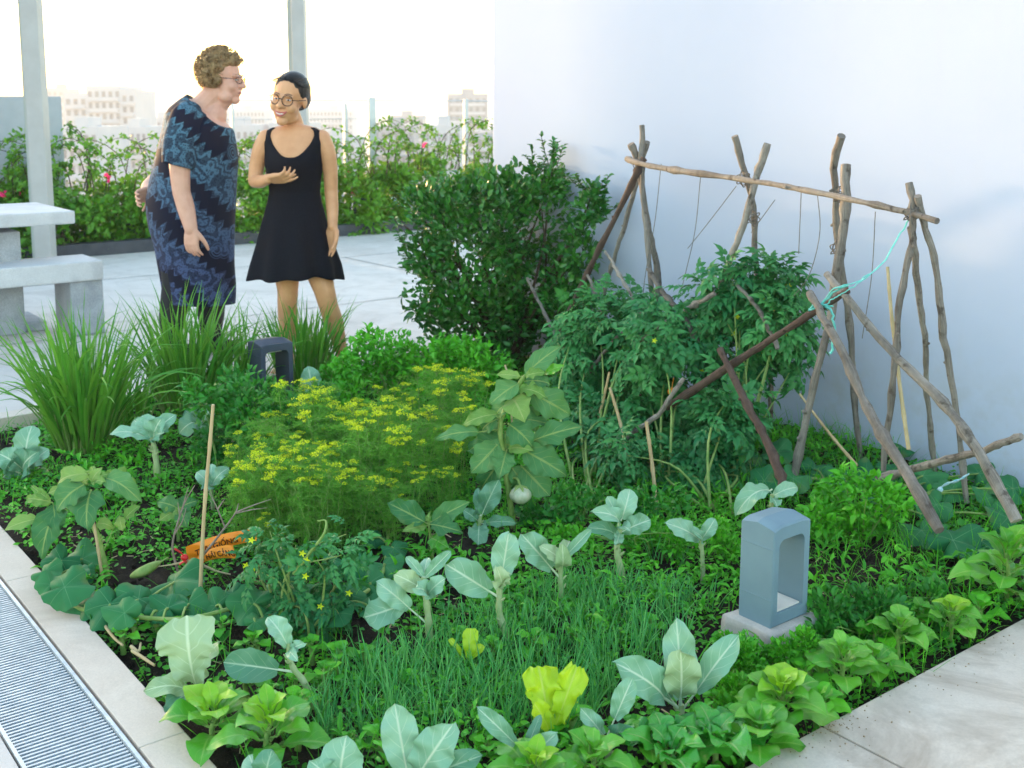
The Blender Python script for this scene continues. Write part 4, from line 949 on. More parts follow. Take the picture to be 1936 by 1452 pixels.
# the small tomato plant by the orange packet
B = G(575, 1185); r = thing('tomato_plant', 'small tomato plant with yellow flowers in front of the orange packet', 'tomato', B); y = B[1]
bls = [(560, 1100, 42), (600, 1060, 38), (530, 1060, 36), (640, 1100, 36), (500, 1040, 34), (580, 1140, 44), (610, 1150, 36), (540, 1140, 36), (645, 1050, 30), (490, 1080, 28), (510, 1005, 24), (655, 1010, 22), (560, 1030, 26)]
bl = [(W(u, v, y + R_.uniform(-.06, .10)), q * px(y)) for u, v, q in bls]
stems_for(r, B, [b[0] for b in bl], .005, 'vine', seed=9)
mb = MB(); foliage(mb, bl, 200, T_tom, .05, .095, .85, shell=.9, gap=-.7, out=.6, up=.1, droop=.2, seed=31); mb.build('foliage', M['tomato'], r)
mb = MB()
for (u, v) in ((466, 1068), (476, 1020), (578, 1088), (606, 1145), (480, 1072), (572, 1045), (580, 1058), (660, 1120)):
    p = W(u, v, y - .05)
    for q in range(5):
        a = q * 1.257; leaf_ab(mb, p, p + V3(math.cos(a), -.5, math.sin(a)) * .011, .006, (0, -1, 0), shape='ovate', nl=3, nw=2)
mb.build('flower', M['dillfl'], r)
mb = MB(); mb.tube(spline([W(555, 1085, y), W(590, 1040, y - .02), W(612, 1010, y - .02), W(616, 985, y), W(600, 985, y)], 14), np.linspace(.005, .002, 14), 6); mb.build('curled_shoot', M['vine'], r)

# leafy herbs filling the back of the bed
HB = [('mint_plant', 'mint', 'dark bushy mint in front of the lemongrass by the far bollard', (440, 880), 4.6, [(400, 760, 46), (450, 730, 46), (500, 752, 40), (540, 785, 40), (470, 780, 60), (420, 830, 56), (400, 875, 40), (500, 830, 54), (370, 740, 26)], 2300, T_ovate, .022, .045, 'mint'),
      ('mint_plant', 'mint', 'dark bushy mint filling the ground left of the dill', (520, 830), 4.75, [(560, 790, 40), (590, 800, 40), (520, 790, 46), (550, 840, 40), (612, 760, 30), (480, 850, 34)], 1500, T_ovate, .022, .042, 'mint'),
      ('basil_plant', 'basil', 'bright green leafy basil behind the dill at the back kerb', (740, 745), 5.5, [(700, 690, 46), (750, 670, 44), (800, 690, 50), (850, 690, 46), (700, 640, 24), (660, 710, 40), (760, 720, 54), (820, 730, 54), (670, 660, 20), (720, 660, 30)], 3000, T_ovate, .022, .045, 'herb'),
      ('basil_plant', 'basil', 'bright green leafy basil at the foot of the glossy shrub', (880, 750), 5.2, [(870, 690, 52), (910, 700, 48), (860, 740, 54), (920, 740, 44), (840, 660, 26), (890, 660, 30), (940, 690, 30), (800, 770, 40)], 2300, T_ovate, .024, .046, 'herb'),
      ('basil_plant', 'basil', 'leafy herb clump right of the near bollard, beside the pole foot', (1620, 1010), 3.9, [(1590, 960, 46), (1640, 940, 46), (1680, 960, 40), (1610, 1000, 44), (1660, 1000, 40), (1570, 930, 34), (1550, 980, 34), (1700, 930, 30), (1600, 910, 26)], 1700, T_ovate, .02, .042, 'herb'),
      ('mint_plant', 'mint', 'low dark mint between the near bollard and the right paving', (1620, 1190), 3.2, [(1570, 1160, 44, 0), (1620, 1150, 44, .05), (1670, 1160, 44, 0), (1720, 1140, 40, .1), (1560, 1200, 40, -.05), (1630, 1200, 44, -.05), (1760, 1130, 34, .1), (1690, 1190, 34, -.05)], 1900, T_oval, .016, .034, 'mint'),
      ('fern_herb', 'herb', 'fine feathery green herb right of the broad pale kale', (1420, 1300), 2.85, [(1400, 1260, 40, .05), (1430, 1290, 40), (1390, 1310, 34, -.05), (1380, 1340, 30, -.1), (1410, 1225, 24, .1)], 2400, T_tiny, .010, .022, 'weed'),
      ('fern_herb', 'herb', 'fine green herb growing against the near bollard plinth', (1450, 1250), 2.7, [(1400, 1232, 26), (1440, 1246, 26, -.02), (1480, 1234, 26), (1520, 1215, 26), (1372, 1218, 20)], 1500, T_tiny, .010, .022, 'weed'),
      ('herb_clump', 'herb', 'sunny green herb clump behind the far bollard and dill', (640, 770), 5.35, [(630, 720, 34), (660, 750, 40), (610, 760, 36), (650, 690, 24), (640, 790, 40)], 1300, T_ovate, .022, .042, 'herb'),
      ('herb_clump', 'herb', 'low herb clump under the tall eggplant and tomato stems', (1100, 985), 3.8, [(1080, 950, 36), (1130, 960, 36), (1010, 985, 36), (1050, 985, 30), (1220, 960, 36), (1270, 950, 30), (1180, 975, 30)], 1100, T_ovate, .02, .04, 'mint'),
      ('herb_clump', 'herb', 'soft green herb clump right of the onion patch by the small kale', (1240, 1040), 3.5, [(1230, 1010, 32), (1280, 1030, 32), (1100, 1030, 30), (1010, 1050, 30), (1060, 1020, 30), (1350, 1010, 30), (1190, 1020, 30), (1380, 1040, 26)], 1300, T_tiny, .016, .03, 'weed')]
for i, (nm, cat, lab, bs, y, bls, n, tm, l0, l1, mt) in enumerate(HB):
    yy = max(y, G(*bs)[1] - .15) if True else y
    bushy(nm, lab, cat, bs, bls, G(*bs)[1], n, tm, l0, l1, mt, 'leafy herbs in the bed', seed=40 + i, gap=-.45, gf=18, shell=.8, dy=.10, r0=.003)
# two big light leaves above the mint
kale('broad light green leaf pair standing above the dark mint', (440, 800), [(442, 770), (444, 748)], [
    ((444, 748), (410, 736), 34, .0, D_(m='spin', st=.1)), ((446, 748), (476, 722), 40, .02, D_(m='spin', st=.1)), ((446, 748), (446, 716), 34, .04, D_(m='spin', st=.1))], .006, kind='squash_seedling', cat='squash', lm='spin', shape='ovate', stemmat='vine', group=None)

# ============================================================ BOUGAINVILLEA HEDGE
HL = ['at the left frame edge behind the stone table', 'left of the pale post behind the table', 'just right of the pale post behind the table', 'in front of the stepped tower, left of the older woman', 'close behind the back of the older woman', 'between the two women', 'behind the young woman in black', 'just right of the young woman', 'around the grey railing post', 'between railing post and hazy block', 'beside the edge of the white wall', 'behind the glossy corner shrub']
us = [-40, 30, 120, 195, 285, 455, 545, 640, 700, 780, 860, 930]
tops = [355, 335, 325, 332, 355, 330, 325, 315, 302, 296, 296, 305]
g2 = np.random.default_rng(77)
for i, (u, vt) in enumerate(zip(us, tops)):
    t0 = 11.0; d = ray(u, 200); k = t0 / float(d @ E1); c = d * k; c[2] = 0; y = c[1]; B = c.copy()
    r = thing('bougainvillea_shrub', 'bougainvillea shrub ' + HL[i], 'bougainvillea', B, 'bougainvillea hedge along the roof edge')
    hgt = H + (200 - vt) * px(y)
    bl = []
    for q in range(8):
        z = hgt * (.10 + .78 * (q / 7) ** 1.4) * g2.uniform(.85, 1.08); bl.append((B + V3(g2.uniform(-.34, .34), g2.uniform(-.22, .22), z), (g2.uniform(.20, .34), .24, g2.uniform(.12, .22) * (1.0 if q < 4 else .75))))
    stems_for(r, B, [b[0] for b in bl], .012, 'bark', seed=i)
    mb = MB(); foliage(mb, bl, 3000, T_ovate, .045, .085, .62, shell=.85, gap=-.28 if i < 6 else -.4, gf=6.0, seed=90 + i, up=.2)
    ms, mf = MB(), MB()
    for q in range(9):                                     # long arching canes with leaves and bracts
        a = g2.uniform(-.9, .9); L = g2.uniform(.22, .72); s0 = B + V3(g2.uniform(-.3, .3), g2.uniform(-.2, .15), hgt * .82)
        sp = spline([s0, s0 + V3(a * .25 * L, 0, .62 * L), s0 + V3(a * .8 * L, g2.uniform(-.15, .1), .85 * L), s0 + V3(a * 1.3 * L, g2.uniform(-.25, .1), .72 * L)], 14)
        ms.tube(sp, np.linspace(.006, .002, 14), 4)
        n = 34; ii = g2.integers(2, 14, n); Y = nrm(rand_dirs(n, g2) + V3(0, 0, .2)); l = g2.uniform(.035, .07, n)
        mb.inst(T_ovate[q % 2], rot_mats(Y, nrm(rand_dirs(n, g2) * .6 + V3(0, -.2, .8)), l * .6, l), sp[ii] + rand_dirs(n, g2) * .03, g2.random(n))
        if (i in (0, 6, 7) and q % 4 == 0) or (q == 4 and i % 2):
            n = 9; c0 = sp[g2.integers(4, 13)] - V3(0, .04, g2.uniform(0, .35)); l = g2.uniform(.03, .045, n)
            mf.inst(T_oval[0], rot_mats(rand_dirs(n, g2), rand_dirs(n, g2), l * .8, l), c0 + rand_dirs(n, g2) * .02, g2.random(n))
    mb.build('foliage', M['boug'], r); ms.build('canes', M['bark'], r)
    if mf.n: mf.build('flowers', M['bract'], r)

# ============================================================ POLE TRELLIS
def wob(pts, n, amp, seed):
    g = np.random.default_rng(seed); sp = spline(pts, n); k = np.cumsum(g.normal(size=(n, 3)) * amp, 0); k -= np.linspace(0, 1, n)[:, None] * k[-1]
    return sp + k * (1, 1, .3)
def knots(n, seed):
    g = np.random.default_rng(seed); f = 1 + .08 * g.normal(size=n)
    for q in range(4): f[g.integers(1, n - 1)] *= 1.28
    return f
def pole(mb, pts, r0, r1, seed, n=26):
    sp = wob(pts, n, .0022, seed); mb.tube(sp, np.linspace(r0, r1, n) * knots(n, seed), 8, 0, R_.random())
    g = np.random.default_rng(seed + 1)
    for q in range(2):                                      # stubs of trimmed side twigs
        i = g.integers(4, n - 3); d = nrm(g.normal(size=3)); mb.tube([sp[i], sp[i] + d * r0 * 1.7], [r0 * .55, r0 * .35], 5)
r = thing('pole_trellis', 'bean trellis of rough branches tied in crossed pairs under one ridge pole', 'trellis', WS(1450, 880, 3.5))
def tp(px_, s0, s1=None):
    n = len(px_); s1 = s0 if s1 is None else s1
    return [WS(u, v, s0 + (s1 - s0) * i / (n - 1)) for i, (u, v) in enumerate(px_)]
legs = [([(1192, 272), (1208, 312), (1225, 420), (1240, 500), (1244, 600), (1250, 720)], 3.66, 3.86, .019, 'pole'),
        ([(1222, 268), (1206, 338), (1181, 430), (1163, 490), (1140, 560), (1120, 680)], 3.72, 3.92, .014, 'pole'),
        ([(1216, 300), (1196, 338), (1130, 480), (1060, 625), (1040, 690)], 3.66, 3.5, .017, 'poledark'),
        ([(1214, 237), (1211, 320), (1218, 400), (1232, 540), (1245, 700)], 3.70, 3.62, .015, 'pole'),
        ([(1388, 258), (1402, 312), (1420, 380), (1426, 450), (1430, 540), (1452, 700), (1456, 800)], 3.58, 3.85, .016, 'pole'),
        ([(1452, 272), (1430, 332), (1410, 400), (1388, 475), (1360, 560), (1330, 700)], 3.62, 3.5, .018, 'pole'),
        ([(1590, 257), (1575, 312), (1577, 380), (1580, 460), (1592, 530), (1605, 640), (1615, 760), (1626, 880)], 3.5, 3.82, .017, 'pole'),
        ([(1598, 312), (1597, 370), (1591, 440), (1580, 520), (1568, 610), (1540, 720), (1520, 820), (1500, 910)], 3.46, 3.3, .021, 'pole'),
        ([(1718, 345), (1725, 400), (1721, 440), (1712, 490), (1696, 570), (1690, 650), (1682, 760), (1670, 890)], 3.36, 3.3, .015, 'pole'),
        ([(1735, 370), (1746, 420), (1765, 490), (1775, 580), (1790, 680), (1810, 800), (1828, 950)], 3.34, 3.62, .015, 'pole'),
        ([(1722, 430), (1735, 540), (1750, 660), (1755, 760), (1766, 890)], 3.36, 3.8, .014, 'pole')]
for i, (p, s0, s1, rad, m) in enumerate(legs):
    mb = MB(); pole(mb, tp(p, s0, s1), rad * .86, rad * .66, 200 + i); mb.build('pole', M[m], r)
mb = MB(); pole(mb, tp([(1185, 300), (1215, 310), (1300, 324), (1400, 336), (1500, 352), (1600, 374), (1700, 398), (1772, 418)], 3.63, 3.30), .0135, .010, 230, 40); mb.build('ridge_pole', M['pole'], r)
M['twine'] = plain('old_twine', (.10, .09, .08), (.22, .2, .18), .9, 60)
for i, (u, v, s) in enumerate(((1208, 316, 3.65), (1405, 338, 3.58), (1590, 370, 3.47), (1724, 404, 3.345), (1424, 412, 3.6), (1584, 470, 3.48))):
    c = WS(u, v, s); mb = MB()
    for q in range(4):
        a = np.linspace(0, 2 * math.pi, 15); R = .026 + .003 * q; n_ = nrm(V3(math.cos(q * 1.1), .5, math.sin(q * 1.1))); e = nrm(np.cross(n_, V3(0, 0, 1))); f_ = np.cross(n_, e)
        mb.tube(c + R * (np.cos(a)[:, None] * e + np.sin(a)[:, None] * f_), .0024, 4, caps=False)
    mb.build('lashing', M['twine'], r)
for i, pts in enumerate(([(1250, 310), (1238, 420), (1220, 520), (1210, 620)], [(1325, 328), (1315, 430), (1300, 500), (1285, 560)], [(1392, 352), (1340, 420), (1300, 470)], [(1545, 362), (1550, 440), (1530, 520), (1500, 560)], [(1515, 358), (1510, 480)], [(1655, 400), (1648, 520), (1630, 640)], [(1465, 378), (1420, 440)])):
    mb = MB(); mb.tube(spline([WS(u, v, 3.6 - .25 * (u - 1200) / 560) for u, v in pts], 14), .0016, 4); mb.build('hanging_twine', M['twine'], r)
# loose leaning poles and canes
LP = [('leaning_pole', 'long pole leaning down to the right frame edge from the blue string', [(1563, 518), (1600, 560), (1680, 660), (1780, 762), (1850, 855), (1922, 985)], 3.2, 3.02, .019, 'pole'),
      ('leaning_pole', 'pale lower pole leaning right, its foot beyond the near bollard', [(1530, 553), (1572, 622), (1640, 760), (1700, 872), (1776, 1003)], 3.1, 2.72, .019, 'pole'),
      ('leaning_pole', 'dark pole lying across the tomato plants up to the blue string', [(1604, 548), (1545, 585), (1460, 640), (1380, 690), (1260, 770)], 3.16, 3.1, .016, 'poledark'),
      ('fallen_pole', 'short pole lying almost level at the right below the trellis', [(1932, 824), (1850, 852), (1760, 876), (1660, 905)], 3.15, 3.25, .016, 'pole'),
      ('leaning_pole', 'short pale stick crossing behind the leftmost trellis legs', [(1145, 475), (1170, 515), (1200, 570), (1230, 640)], 3.55, 3.45, .010, 'pole'),
      ('leaning_pole', 'short pole leaning right in the gap between the first two trellis pairs', [(1224, 508), (1250, 550), (1285, 592), (1320, 650)], 3.45, 3.35, .014, 'pole'),
      ('leaning_pole', 'thin pale stick standing in front of the glossy shrub', [(998, 525), (1030, 590), (1072, 692)], 3.5, 3.42, .011, 'pole'),
      ('leaning_pole', 'stub of a pole rising leftward out of the tomato leaves', [(1352, 555), (1300, 582), (1262, 606), (1200, 650)], 3.35, 3.3, .014, 'pole'),
      ('leaning_pole', 'dark broken pole with a pale tip behind the near bollard', [(1360, 660), (1395, 735), (1430, 805), (1462, 870), (1478, 925)], 3.1, 2.82, .018, 'poledark'),
      ('fallen_pole', 'grey branch lying low under the tomato leaves', [(1295, 715), (1255, 775), (1200, 820), (1112, 895)], 3.1, 3.0, .013, 'pole'),
      ('fallen_pole', 'dark branch lying behind the grey branch under the tomatoes', [(1215, 745), (1160, 800), (1100, 850), (1070, 890)], 3.2, 3.12, .012, 'poledark'),
      ('leaning_pole', 'short stick leaning right just beside the dark left trellis leg', [(1110, 520), (1132, 572), (1160, 640)], 3.5, 3.42, .010, 'pole'),
      ('leaning_pole', 'thin grey stick crossing low over the tomato leaves at left', [(1215, 590), (1150, 660), (1085, 740)], 3.3, 3.2, .010, 'pole'),
      ('leaning_pole', 'short thin stick propped under the middle trellis pair', [(1395, 540), (1440, 600), (1470, 660)], 3.45, 3.4, .010, 'pole'),
      ('bamboo_cane', 'yellow bamboo cane standing left of the grey branch', [(1153, 733), (1170, 790), (1184, 850), (1192, 910)], 2.98, 2.92, .007, 'cane'),
      ('bamboo_cane', 'pale bamboo cane standing in front of the tomato tangle', [(1222, 797), (1232, 870), (1242, 960), (1244, 985)], 2.82, 2.78, .008, 'cane'),
      ('bamboo_cane', 'short reddish cane leaning left beside the tall eggplant', [(1152, 704), (1140, 760), (1124, 818), (1110, 870)], 3.05, 3.0, .006, 'cane'),
      ('bamboo_cane', 'thin dry cane leaning in front of the wall between the trellis legs', [(1512, 745), (1545, 790), (1585, 840), (1620, 880)], 3.5, 3.4, .006, 'cane'),
      ('bamboo_cane', 'thin whitish cane standing between the right trellis legs', [(1678, 505), (1685, 590), (1700, 720), (1718, 850)], 3.45, 3.3, .007, 'straw'),
      ('bamboo_cane', 'short cane beside the stem of the tall eggplant', [(955, 690), (965, 730), (968, 800)], 2.88, 2.86, .005, 'cane'),
      ('bamboo_cane', 'short reddish cane holding up the leaning eggplant', [(176, 982), (184, 1030), (193, 1092)], None, None, .005, 'cane'),
      ('bamboo_cane', 'tall slender bamboo cane standing left of the orange packet', [(403, 765), (396, 850), (388, 940), (382, 1040), (378, 1142)], None, None, .006, 'cane')]
for i, (nm, lab, p, s0, s1, rad, m) in enumerate(LP):
    if s0 is None:
        y0 = G(*p[-1])[1]; pts = [W(u, v, y0) for u, v in p]; pts.append(pts[-1] - V3(0, 0, .05))
    else: pts = tp(p, s0, s1)
    mb = MB()
    if nm == 'bamboo_cane':
        n = 24; sp = spline(pts, n); f = np.ones(n); f[4::5] = 1.22; mb.tube(sp, np.linspace(rad * .8, rad, n) * f, 7)
    else: pole(mb, pts, rad * .68, rad * .88, 300 + i)
    tag(mb.build(nm, M[m]), lab, 'pole' if 'pole' in nm else 'cane')
# turquoise string
M['string'] = plain('turquoise_nylon', (.10, .52, .48), (.22, .68, .62), .45, 40)
r = thing('nylon_string', 'loose turquoise nylon string tied round the crossing poles', 'string', WS(1575, 580, 3.1))
for nm, pts, rad in (('strand', [(1714, 398), (1722, 408), (1712, 425), (1698, 450), (1668, 500), (1630, 530), (1595, 540), (1570, 552), (1545, 580)], .0042), ('strand', [(1600, 540), (1575, 552), (1555, 575), (1530, 588), (1545, 575), (1575, 578)], .0045),
                     ('strand', [(1548, 576), (1565, 582), (1576, 600), (1578, 640), (1570, 668)], .0055), ('strand', [(1640, 518), (1610, 545), (1585, 560), (1560, 575)], .004)):
    mb = MB(); sp = spline([WS(u, v, 3.08 + .27 * max(0, u - 1600) / 115) for u, v in pts], 24); sp += np.random.default_rng(3).normal(size=sp.shape) * .002; mb.tube(sp, rad, 5, flat=.5); mb.build(nm, M['string'], r)
r.location = r.location

# ============================================================ BOLLARD LIGHTS
M['boll'] = plain('bollard_paint', (.15, .24, .295), (.17, .27, .325), .55, 8, bump=.05)
M['boll_in'] = plain('bollard_reflector', (.165, .26, .315), (.185, .285, .345), .45, 6, bump=.05)
M['bolldk'] = plain('bollard_paint_dark', (.055, .07, .105), (.075, .09, .13), .5, 8, bump=.05)
M['lens'] = plain('frosted_lens_lit_floor', (.62, .60, .55), (.70, .68, .62), .35, 10)
def bollard(label, c, wdt, dep, hgt, rot, mat, matin, plinth=True, name='bollard_light'):
    """an arch: two thick sides and a top round a through opening; broad faces along axis a, depth along axis b"""
    r = thing(name, label, 'bollard light', c); a = V3(math.cos(rot), math.sin(rot), 0); b = V3(-math.sin(rot), math.cos(rot), 0); Z = V3(0, 0, 1)
    z0 = .05 if plinth else 0.0
    def arch(n=10):
        # opening outline with rounded upper corners, outer outline with a slightly bowed top
        w, h = wdt / 2, hgt; iw, ib, it = w - .022, .035, hgt - .040; rc = .022
        inn = [(-iw, ib), (iw, ib)] + [(iw - rc + rc * math.cos(q), it - rc + rc * math.sin(q)) for q in np.linspace(0, math.pi / 2, 6)] + [(-iw + rc - rc * math.sin(q), it - rc + rc * math.cos(q)) for q in np.linspace(0, math.pi / 2, 6)]
        m = len(inn); out = []
        for (x, y) in inn:
            fx = w if x > 0 else -w; 
            if y <= ib: out.append((fx, 0))
            elif abs(x) >= iw - 1e-6: out.append((fx, h - .010))
            else: out.append((x / (iw) * w, h - .010 * (x / iw) ** 4))
        return np.array(inn), np.array(out)
    inn, out = arch(); m = len(inn)
    P3 = lambda q, d: np.array(c) + q[:, 0:1] * a + (q[:, 1:2] + z0) * Z + d * b
    e = .004; sh = lambda q, f: (q - [0, hgt / 2]) * f + [0, hgt / 2]
    bow = .010
    rings_out = [P3(sh(out, .965), -dep / 2), P3(out, -dep / 2 + e), P3(out, 0), P3(out, dep / 2 - e), P3(sh(out, .965), dep / 2)]
    top = out[:, 1] > hgt * .9
    rings_out[2] = rings_out[2] + top[:, None] * Z * bow
    mb = MB(); mb.grid(np.stack(rings_out), closed=True); mb.build('outer_shell', M[mat], r, smooth=False)
    mb = MB()
    mb.grid(np.stack([P3(inn, -dep / 2 + .001), rings_out[0]]), closed=True); mb.grid(np.stack([rings_out[4], P3(inn, dep / 2 - .001)]), closed=True); mb.build('face_frame', M[mat], r, smooth=False)
    mb = MB(); mb.grid(np.stack([P3(inn, dep / 2 - .001), P3(inn, -dep / 2 + .001)]), closed=True); mb.build('inner_lining', M[matin], r, smooth=False)
    mb = MB(); mb.box(np.array(c) + V3(0, 0, z0 + hgt - .047), (wdt * .5, dep * .5, .012), (a, b, Z), bev=.003); mb.build('lens', M['lens'], r, smooth=False)
    mb = MB(); mb.box(np.array(c) + V3(0, 0, z0 + .038), (wdt - .052, dep * .86, .004), (a, b, Z)); mb.build('floor_plate', M['lens' if plinth else mat], r, smooth=False)  # pale colour on the near bollard's plate stands in for a lit floor
    for q in (.075, hgt - .062):
        mb = MB(); mb.box(np.array(c) - a * (wdt / 2 + .0003) + V3(0, 0, z0 + q), (.003, dep - .012, .0018), (a, b, Z)); mb.build('seam', M[matin], r, smooth=False)
    if plinth:
        g = np.random.default_rng(4); n, m2 = 9, 40; ph = np.arange(m2) * 2 * math.pi / m2; P = []
        for zz, sc_ in ((-.06, 1.0), (-.01, 1.0), (.028, .99), (.046, .97), (.050, .93), (.0505, .5), (.0505, .02)):
            sq = np.maximum(np.abs(np.cos(ph)), np.abs(np.sin(ph))); rad = sc_ / sq * (1 + (.03 * np.sin(5 * ph + 1) + .02 * np.sin(11 * ph)) * (sc_ > .9))
            P.append(np.array(c) + (np.cos(ph) * rad)[:, None] * a * (wdt / 2 + .03) + (np.sin(ph) * rad)[:, None] * b * (dep / 2 + .03) + V3(0, 0, zz))
        mb = MB(); mb.grid(np.stack(P), closed=True); mb.build('mortar_plinth', M['plinth'], r)
    return r
import math as _m
def corner_bollard(label, front, right, left, topv, z, mat, matin, plinth):
    f0, r0, l0 = G(*front, z), G(*right, z), G(*left, z)
    wd = float((r0 - f0) @ E2); dp_ = float((l0 - f0) @ E1)
    hgt = W(front[0], topv, f0[1])[2] - z
    c = f0 + E2 * wd / 2 + E1 * dp_ / 2
    return bollard(label, V3(c[0], c[1], 0), wd, dp_, hgt, TH, mat, matin, plinth)
corner_bollard('grey arch shaped bollard light on a mortar plinth among the vegetables', (1458, 1190), (1527, 1161), (1389, 1164), 999, .05, 'boll', 'boll_in', True)
corner_bollard('dark blue arch shaped bollard light half hidden by lemongrass and mint', (497, 775), (556, 764), (470, 763), 652, .0, 'bolldk', 'bolldk', False)
q = G(690, 437); bollard('dark bollard light standing in the flowering hedge right of the young woman', V3(q[0], q[1], 0), .25, .2, .38, TH * .3, 'dark', 'dark', False)
# dark plastic pot in the hedge
q = G(243, 468); mb = MB(); r = thing('plant_pot', 'black plastic pot at the foot of the hedge left of the older woman', 'pot', q)
th = np.linspace(0, 2 * math.pi, 20, endpoint=False)
mb.grid(np.array([[q + V3(rad * math.cos(a), rad * math.sin(a), z) for a in th] for z, rad in ((0, .11), (.24, .145), (.25, .155), (.28, .155), (.28, .14), (.2, .135))]), closed=True); mb.build('pot', M['dark'], r)
mb = MB(); mb.sphere(q + V3(0, 0, .2), (.136, .136, .03)); mb.build('potting_soil', M['soil'], r)

# ============================================================ SEED PACKET WITH LETTERING, RIBBON, TWIGS
M['orange'] = plain('orange_plastic', (.95, .26, .012), (.98, .34, .02), .38, 12, bump=.25, bd=.01, spec=.5)
M['ink'] = plain('black_print', (.045, .012, .006), (.06, .016, .008), .5)
M['red'] = plain('red_ribbon', (.55, .008, .012), (.72, .02, .02), .35, 40)
r = thing('seed_packet', 'crumpled orange plastic packet with black lettering behind the cane', 'packet', G(400, 1085)); y0 = r.location[1] + .02
def surf(quad, bulge, seed):
    """bilinear patch through four photo corners (top left, top right, bottom right, bottom left), bulged towards the viewer and creased"""
    c = [W(u, v, y0 + dy) for u, v, dy in quad]
    def S(a, b, lift=0.0):
        p = (c[0] * (1 - a) + c[1] * a) * (1 - b) + (c[3] * (1 - a) + c[2] * a) * b
        z = bulge * math.sin(math.pi * min(max(a, 0), 1)) * math.sin(math.pi * min(max(b, 0), 1)) + .0018 * math.sin(a * 9 + b * 4 + seed) + .0012 * math.sin(a * 21 - b * 11)
        return p + V3(-.05, -1, .35) / 1.06 * (z + lift) + V3(0, 0, .010 * math.sin(math.pi * a))
    return S
def lettering(S, txt, a0, b0, a1, hgt_ratio, name):
    cu = bpy.data.curves.new('lettering', 'FONT'); cu.body = txt; cu.size = 1; cu.offset = .018; cu.resolution_u = 3
    o = bpy.data.objects.new('lettering', cu); COL.objects.link(o)
    dg = bpy.context.evaluated_depsgraph_get(); me = bpy.data.meshes.new_from_object(o.evaluated_get(dg)); bpy.data.objects.remove(o)
    co = np.array([v.co[:] for v in me.vertices]); x0, x1 = co[:, 0].min(), co[:, 0].max(); s = (a1 - a0) / (x1 - x0)
    Q = np.array([S(a0 + (p[0] - x0) * s, b0 - p[1] * hgt_ratio, .0022) for p in co]) - np.array(r.location)
    for v, q in zip(me.vertices, Q): v.co = q
    me.materials.clear(); me.materials.append(M['ink']); me.name = name
    ob = bpy.data.objects.new(name, me); COL.objects.link(ob); ob.parent = r
def sheet_solid(S, name, mat, n=26, m=14, th=.004):
    A = np.array([[S(a, b) for a in np.linspace(0, 1, n)] for b in np.linspace(0, 1, m)]); B_ = np.array([[S(a, b, -th) for a in np.linspace(0, 1, n)] for b in np.linspace(0, 1, m)])
    mb = MB(); mb.grid(A); mb.grid(B_[:, ::-1])
    for e, f in ((A[0], B_[0]), (A[-1], B_[-1]), (A[:, 0], B_[:, 0]), (A[:, -1], B_[:, -1])): mb.grid(np.stack([e, f]))
    return mb.build(name, M[mat], r)
Sa = surf([(351, 1034, .0), (482, 1000, .03), (486, 1022, .03), (356, 1064, .0)], .010, 1)
sheet_solid(Sa, 'upper_flap', 'orange'); lettering(Sa, 'TR\u1ea0I GI\u1ed0NG', .12, .82, .74, .52, 'upper_lettering')
Sb = surf([(372, 1052, -.012), (440, 1030, -.006), (446, 1056, -.012), (374, 1068, -.022)], .010, 4)
sheet_solid(Sb, 'lower_flap', 'orange'); lettering(Sb, 'G H\u1ea2I C\u1ea2NG', .10, .84, 1.0, .66, 'lower_lettering')
r = thing('ribbon', 'bright red ribbon knotted at the left end of the orange packet', 'ribbon', G(350, 1092)); y1 = r.location[1] - .03
mb = MB(); mb.sphere(W(349, 1054, y1), (.012, .010, .010), 10, 6); mb.build('knot', M['red'], r)
for pts, w in (([(349, 1052), (341, 1044), (330, 1037)], 17), ([(350, 1056), (353, 1068), (350, 1080)], 17), ([(349, 1052), (352, 1058), (340, 1066)], 12)):
    mb = MB(); sp = spline([W(u, v, y1 - .005) for u, v in pts], 8); mb.tube(sp, np.linspace(.3, 1, 8) * w * px(y1) * .5, 8, flat=.22); mb.build('tail', M['red'], r)
def twig(label, strands, yb, rad, mat='twig', name='dry_twig', cat='twig', group=None):
    r = thing(name, label, cat, G(strands[0][0][0], strands[0][0][1]), group)
    for i, pts in enumerate(strands):
        mb = MB(); n = 5 * len(pts); sp = spline([W(p[0], p[1], yb + (p[2] if len(p) > 2 else 0)) for p in pts], n)
        mb.tube(sp, np.linspace(rad, rad * .35, n) * (1 if i == 0 else .65), 6); mb.build('stem' if i == 0 else 'side_branch', M[mat], r)
yb_ = G(380, 1090)[1]
twig('grey forked dry twig leaning left of the bamboo cane', [[(336, 1080), (326, 1032), (340, 975), (352, 945), (368, 918)], [(340, 975), (336, 950)], [(345, 962), (352, 935), (356, 922)], [(330, 1010), (345, 985), (352, 960)]], yb_ - .02, .0042)
twig('grey forked dry twig leaning right in front of the orange packet', [[(380, 1054), (400, 1030), (425, 998), (445, 970), (451, 952)], [(447, 968), (480, 955), (512, 944)], [(447, 970), (475, 964), (505, 960)], [(425, 996), (410, 960), (394, 925)], [(412, 962), (424, 944)], [(378, 1056), (382, 1000), (386, 920)]], yb_ - .01, .0044)
twig('pale wilted stalk lying across below the orange packet', [[(350, 1060), (380, 1068), (410, 1080), (436, 1086)], [(350, 1062), (322, 1068), (290, 1072)]], yb_ - .03, .006, 'straw', 'wilted_stalk', 'stalk')
r = thing('seed_pod', 'long green ribbed pod lying on the soil left of the red ribbon', 'pod', G(275, 1078)); mb = MB()
P = spline([G(248, 1090, .02), G(275, 1078, .045), G(304, 1062, .05)], 14); mb.tube(P, .016 * np.sin(np.linspace(.25, 3.0, 14)) ** .7, 7); mb.build('pod', M['vine'], r)
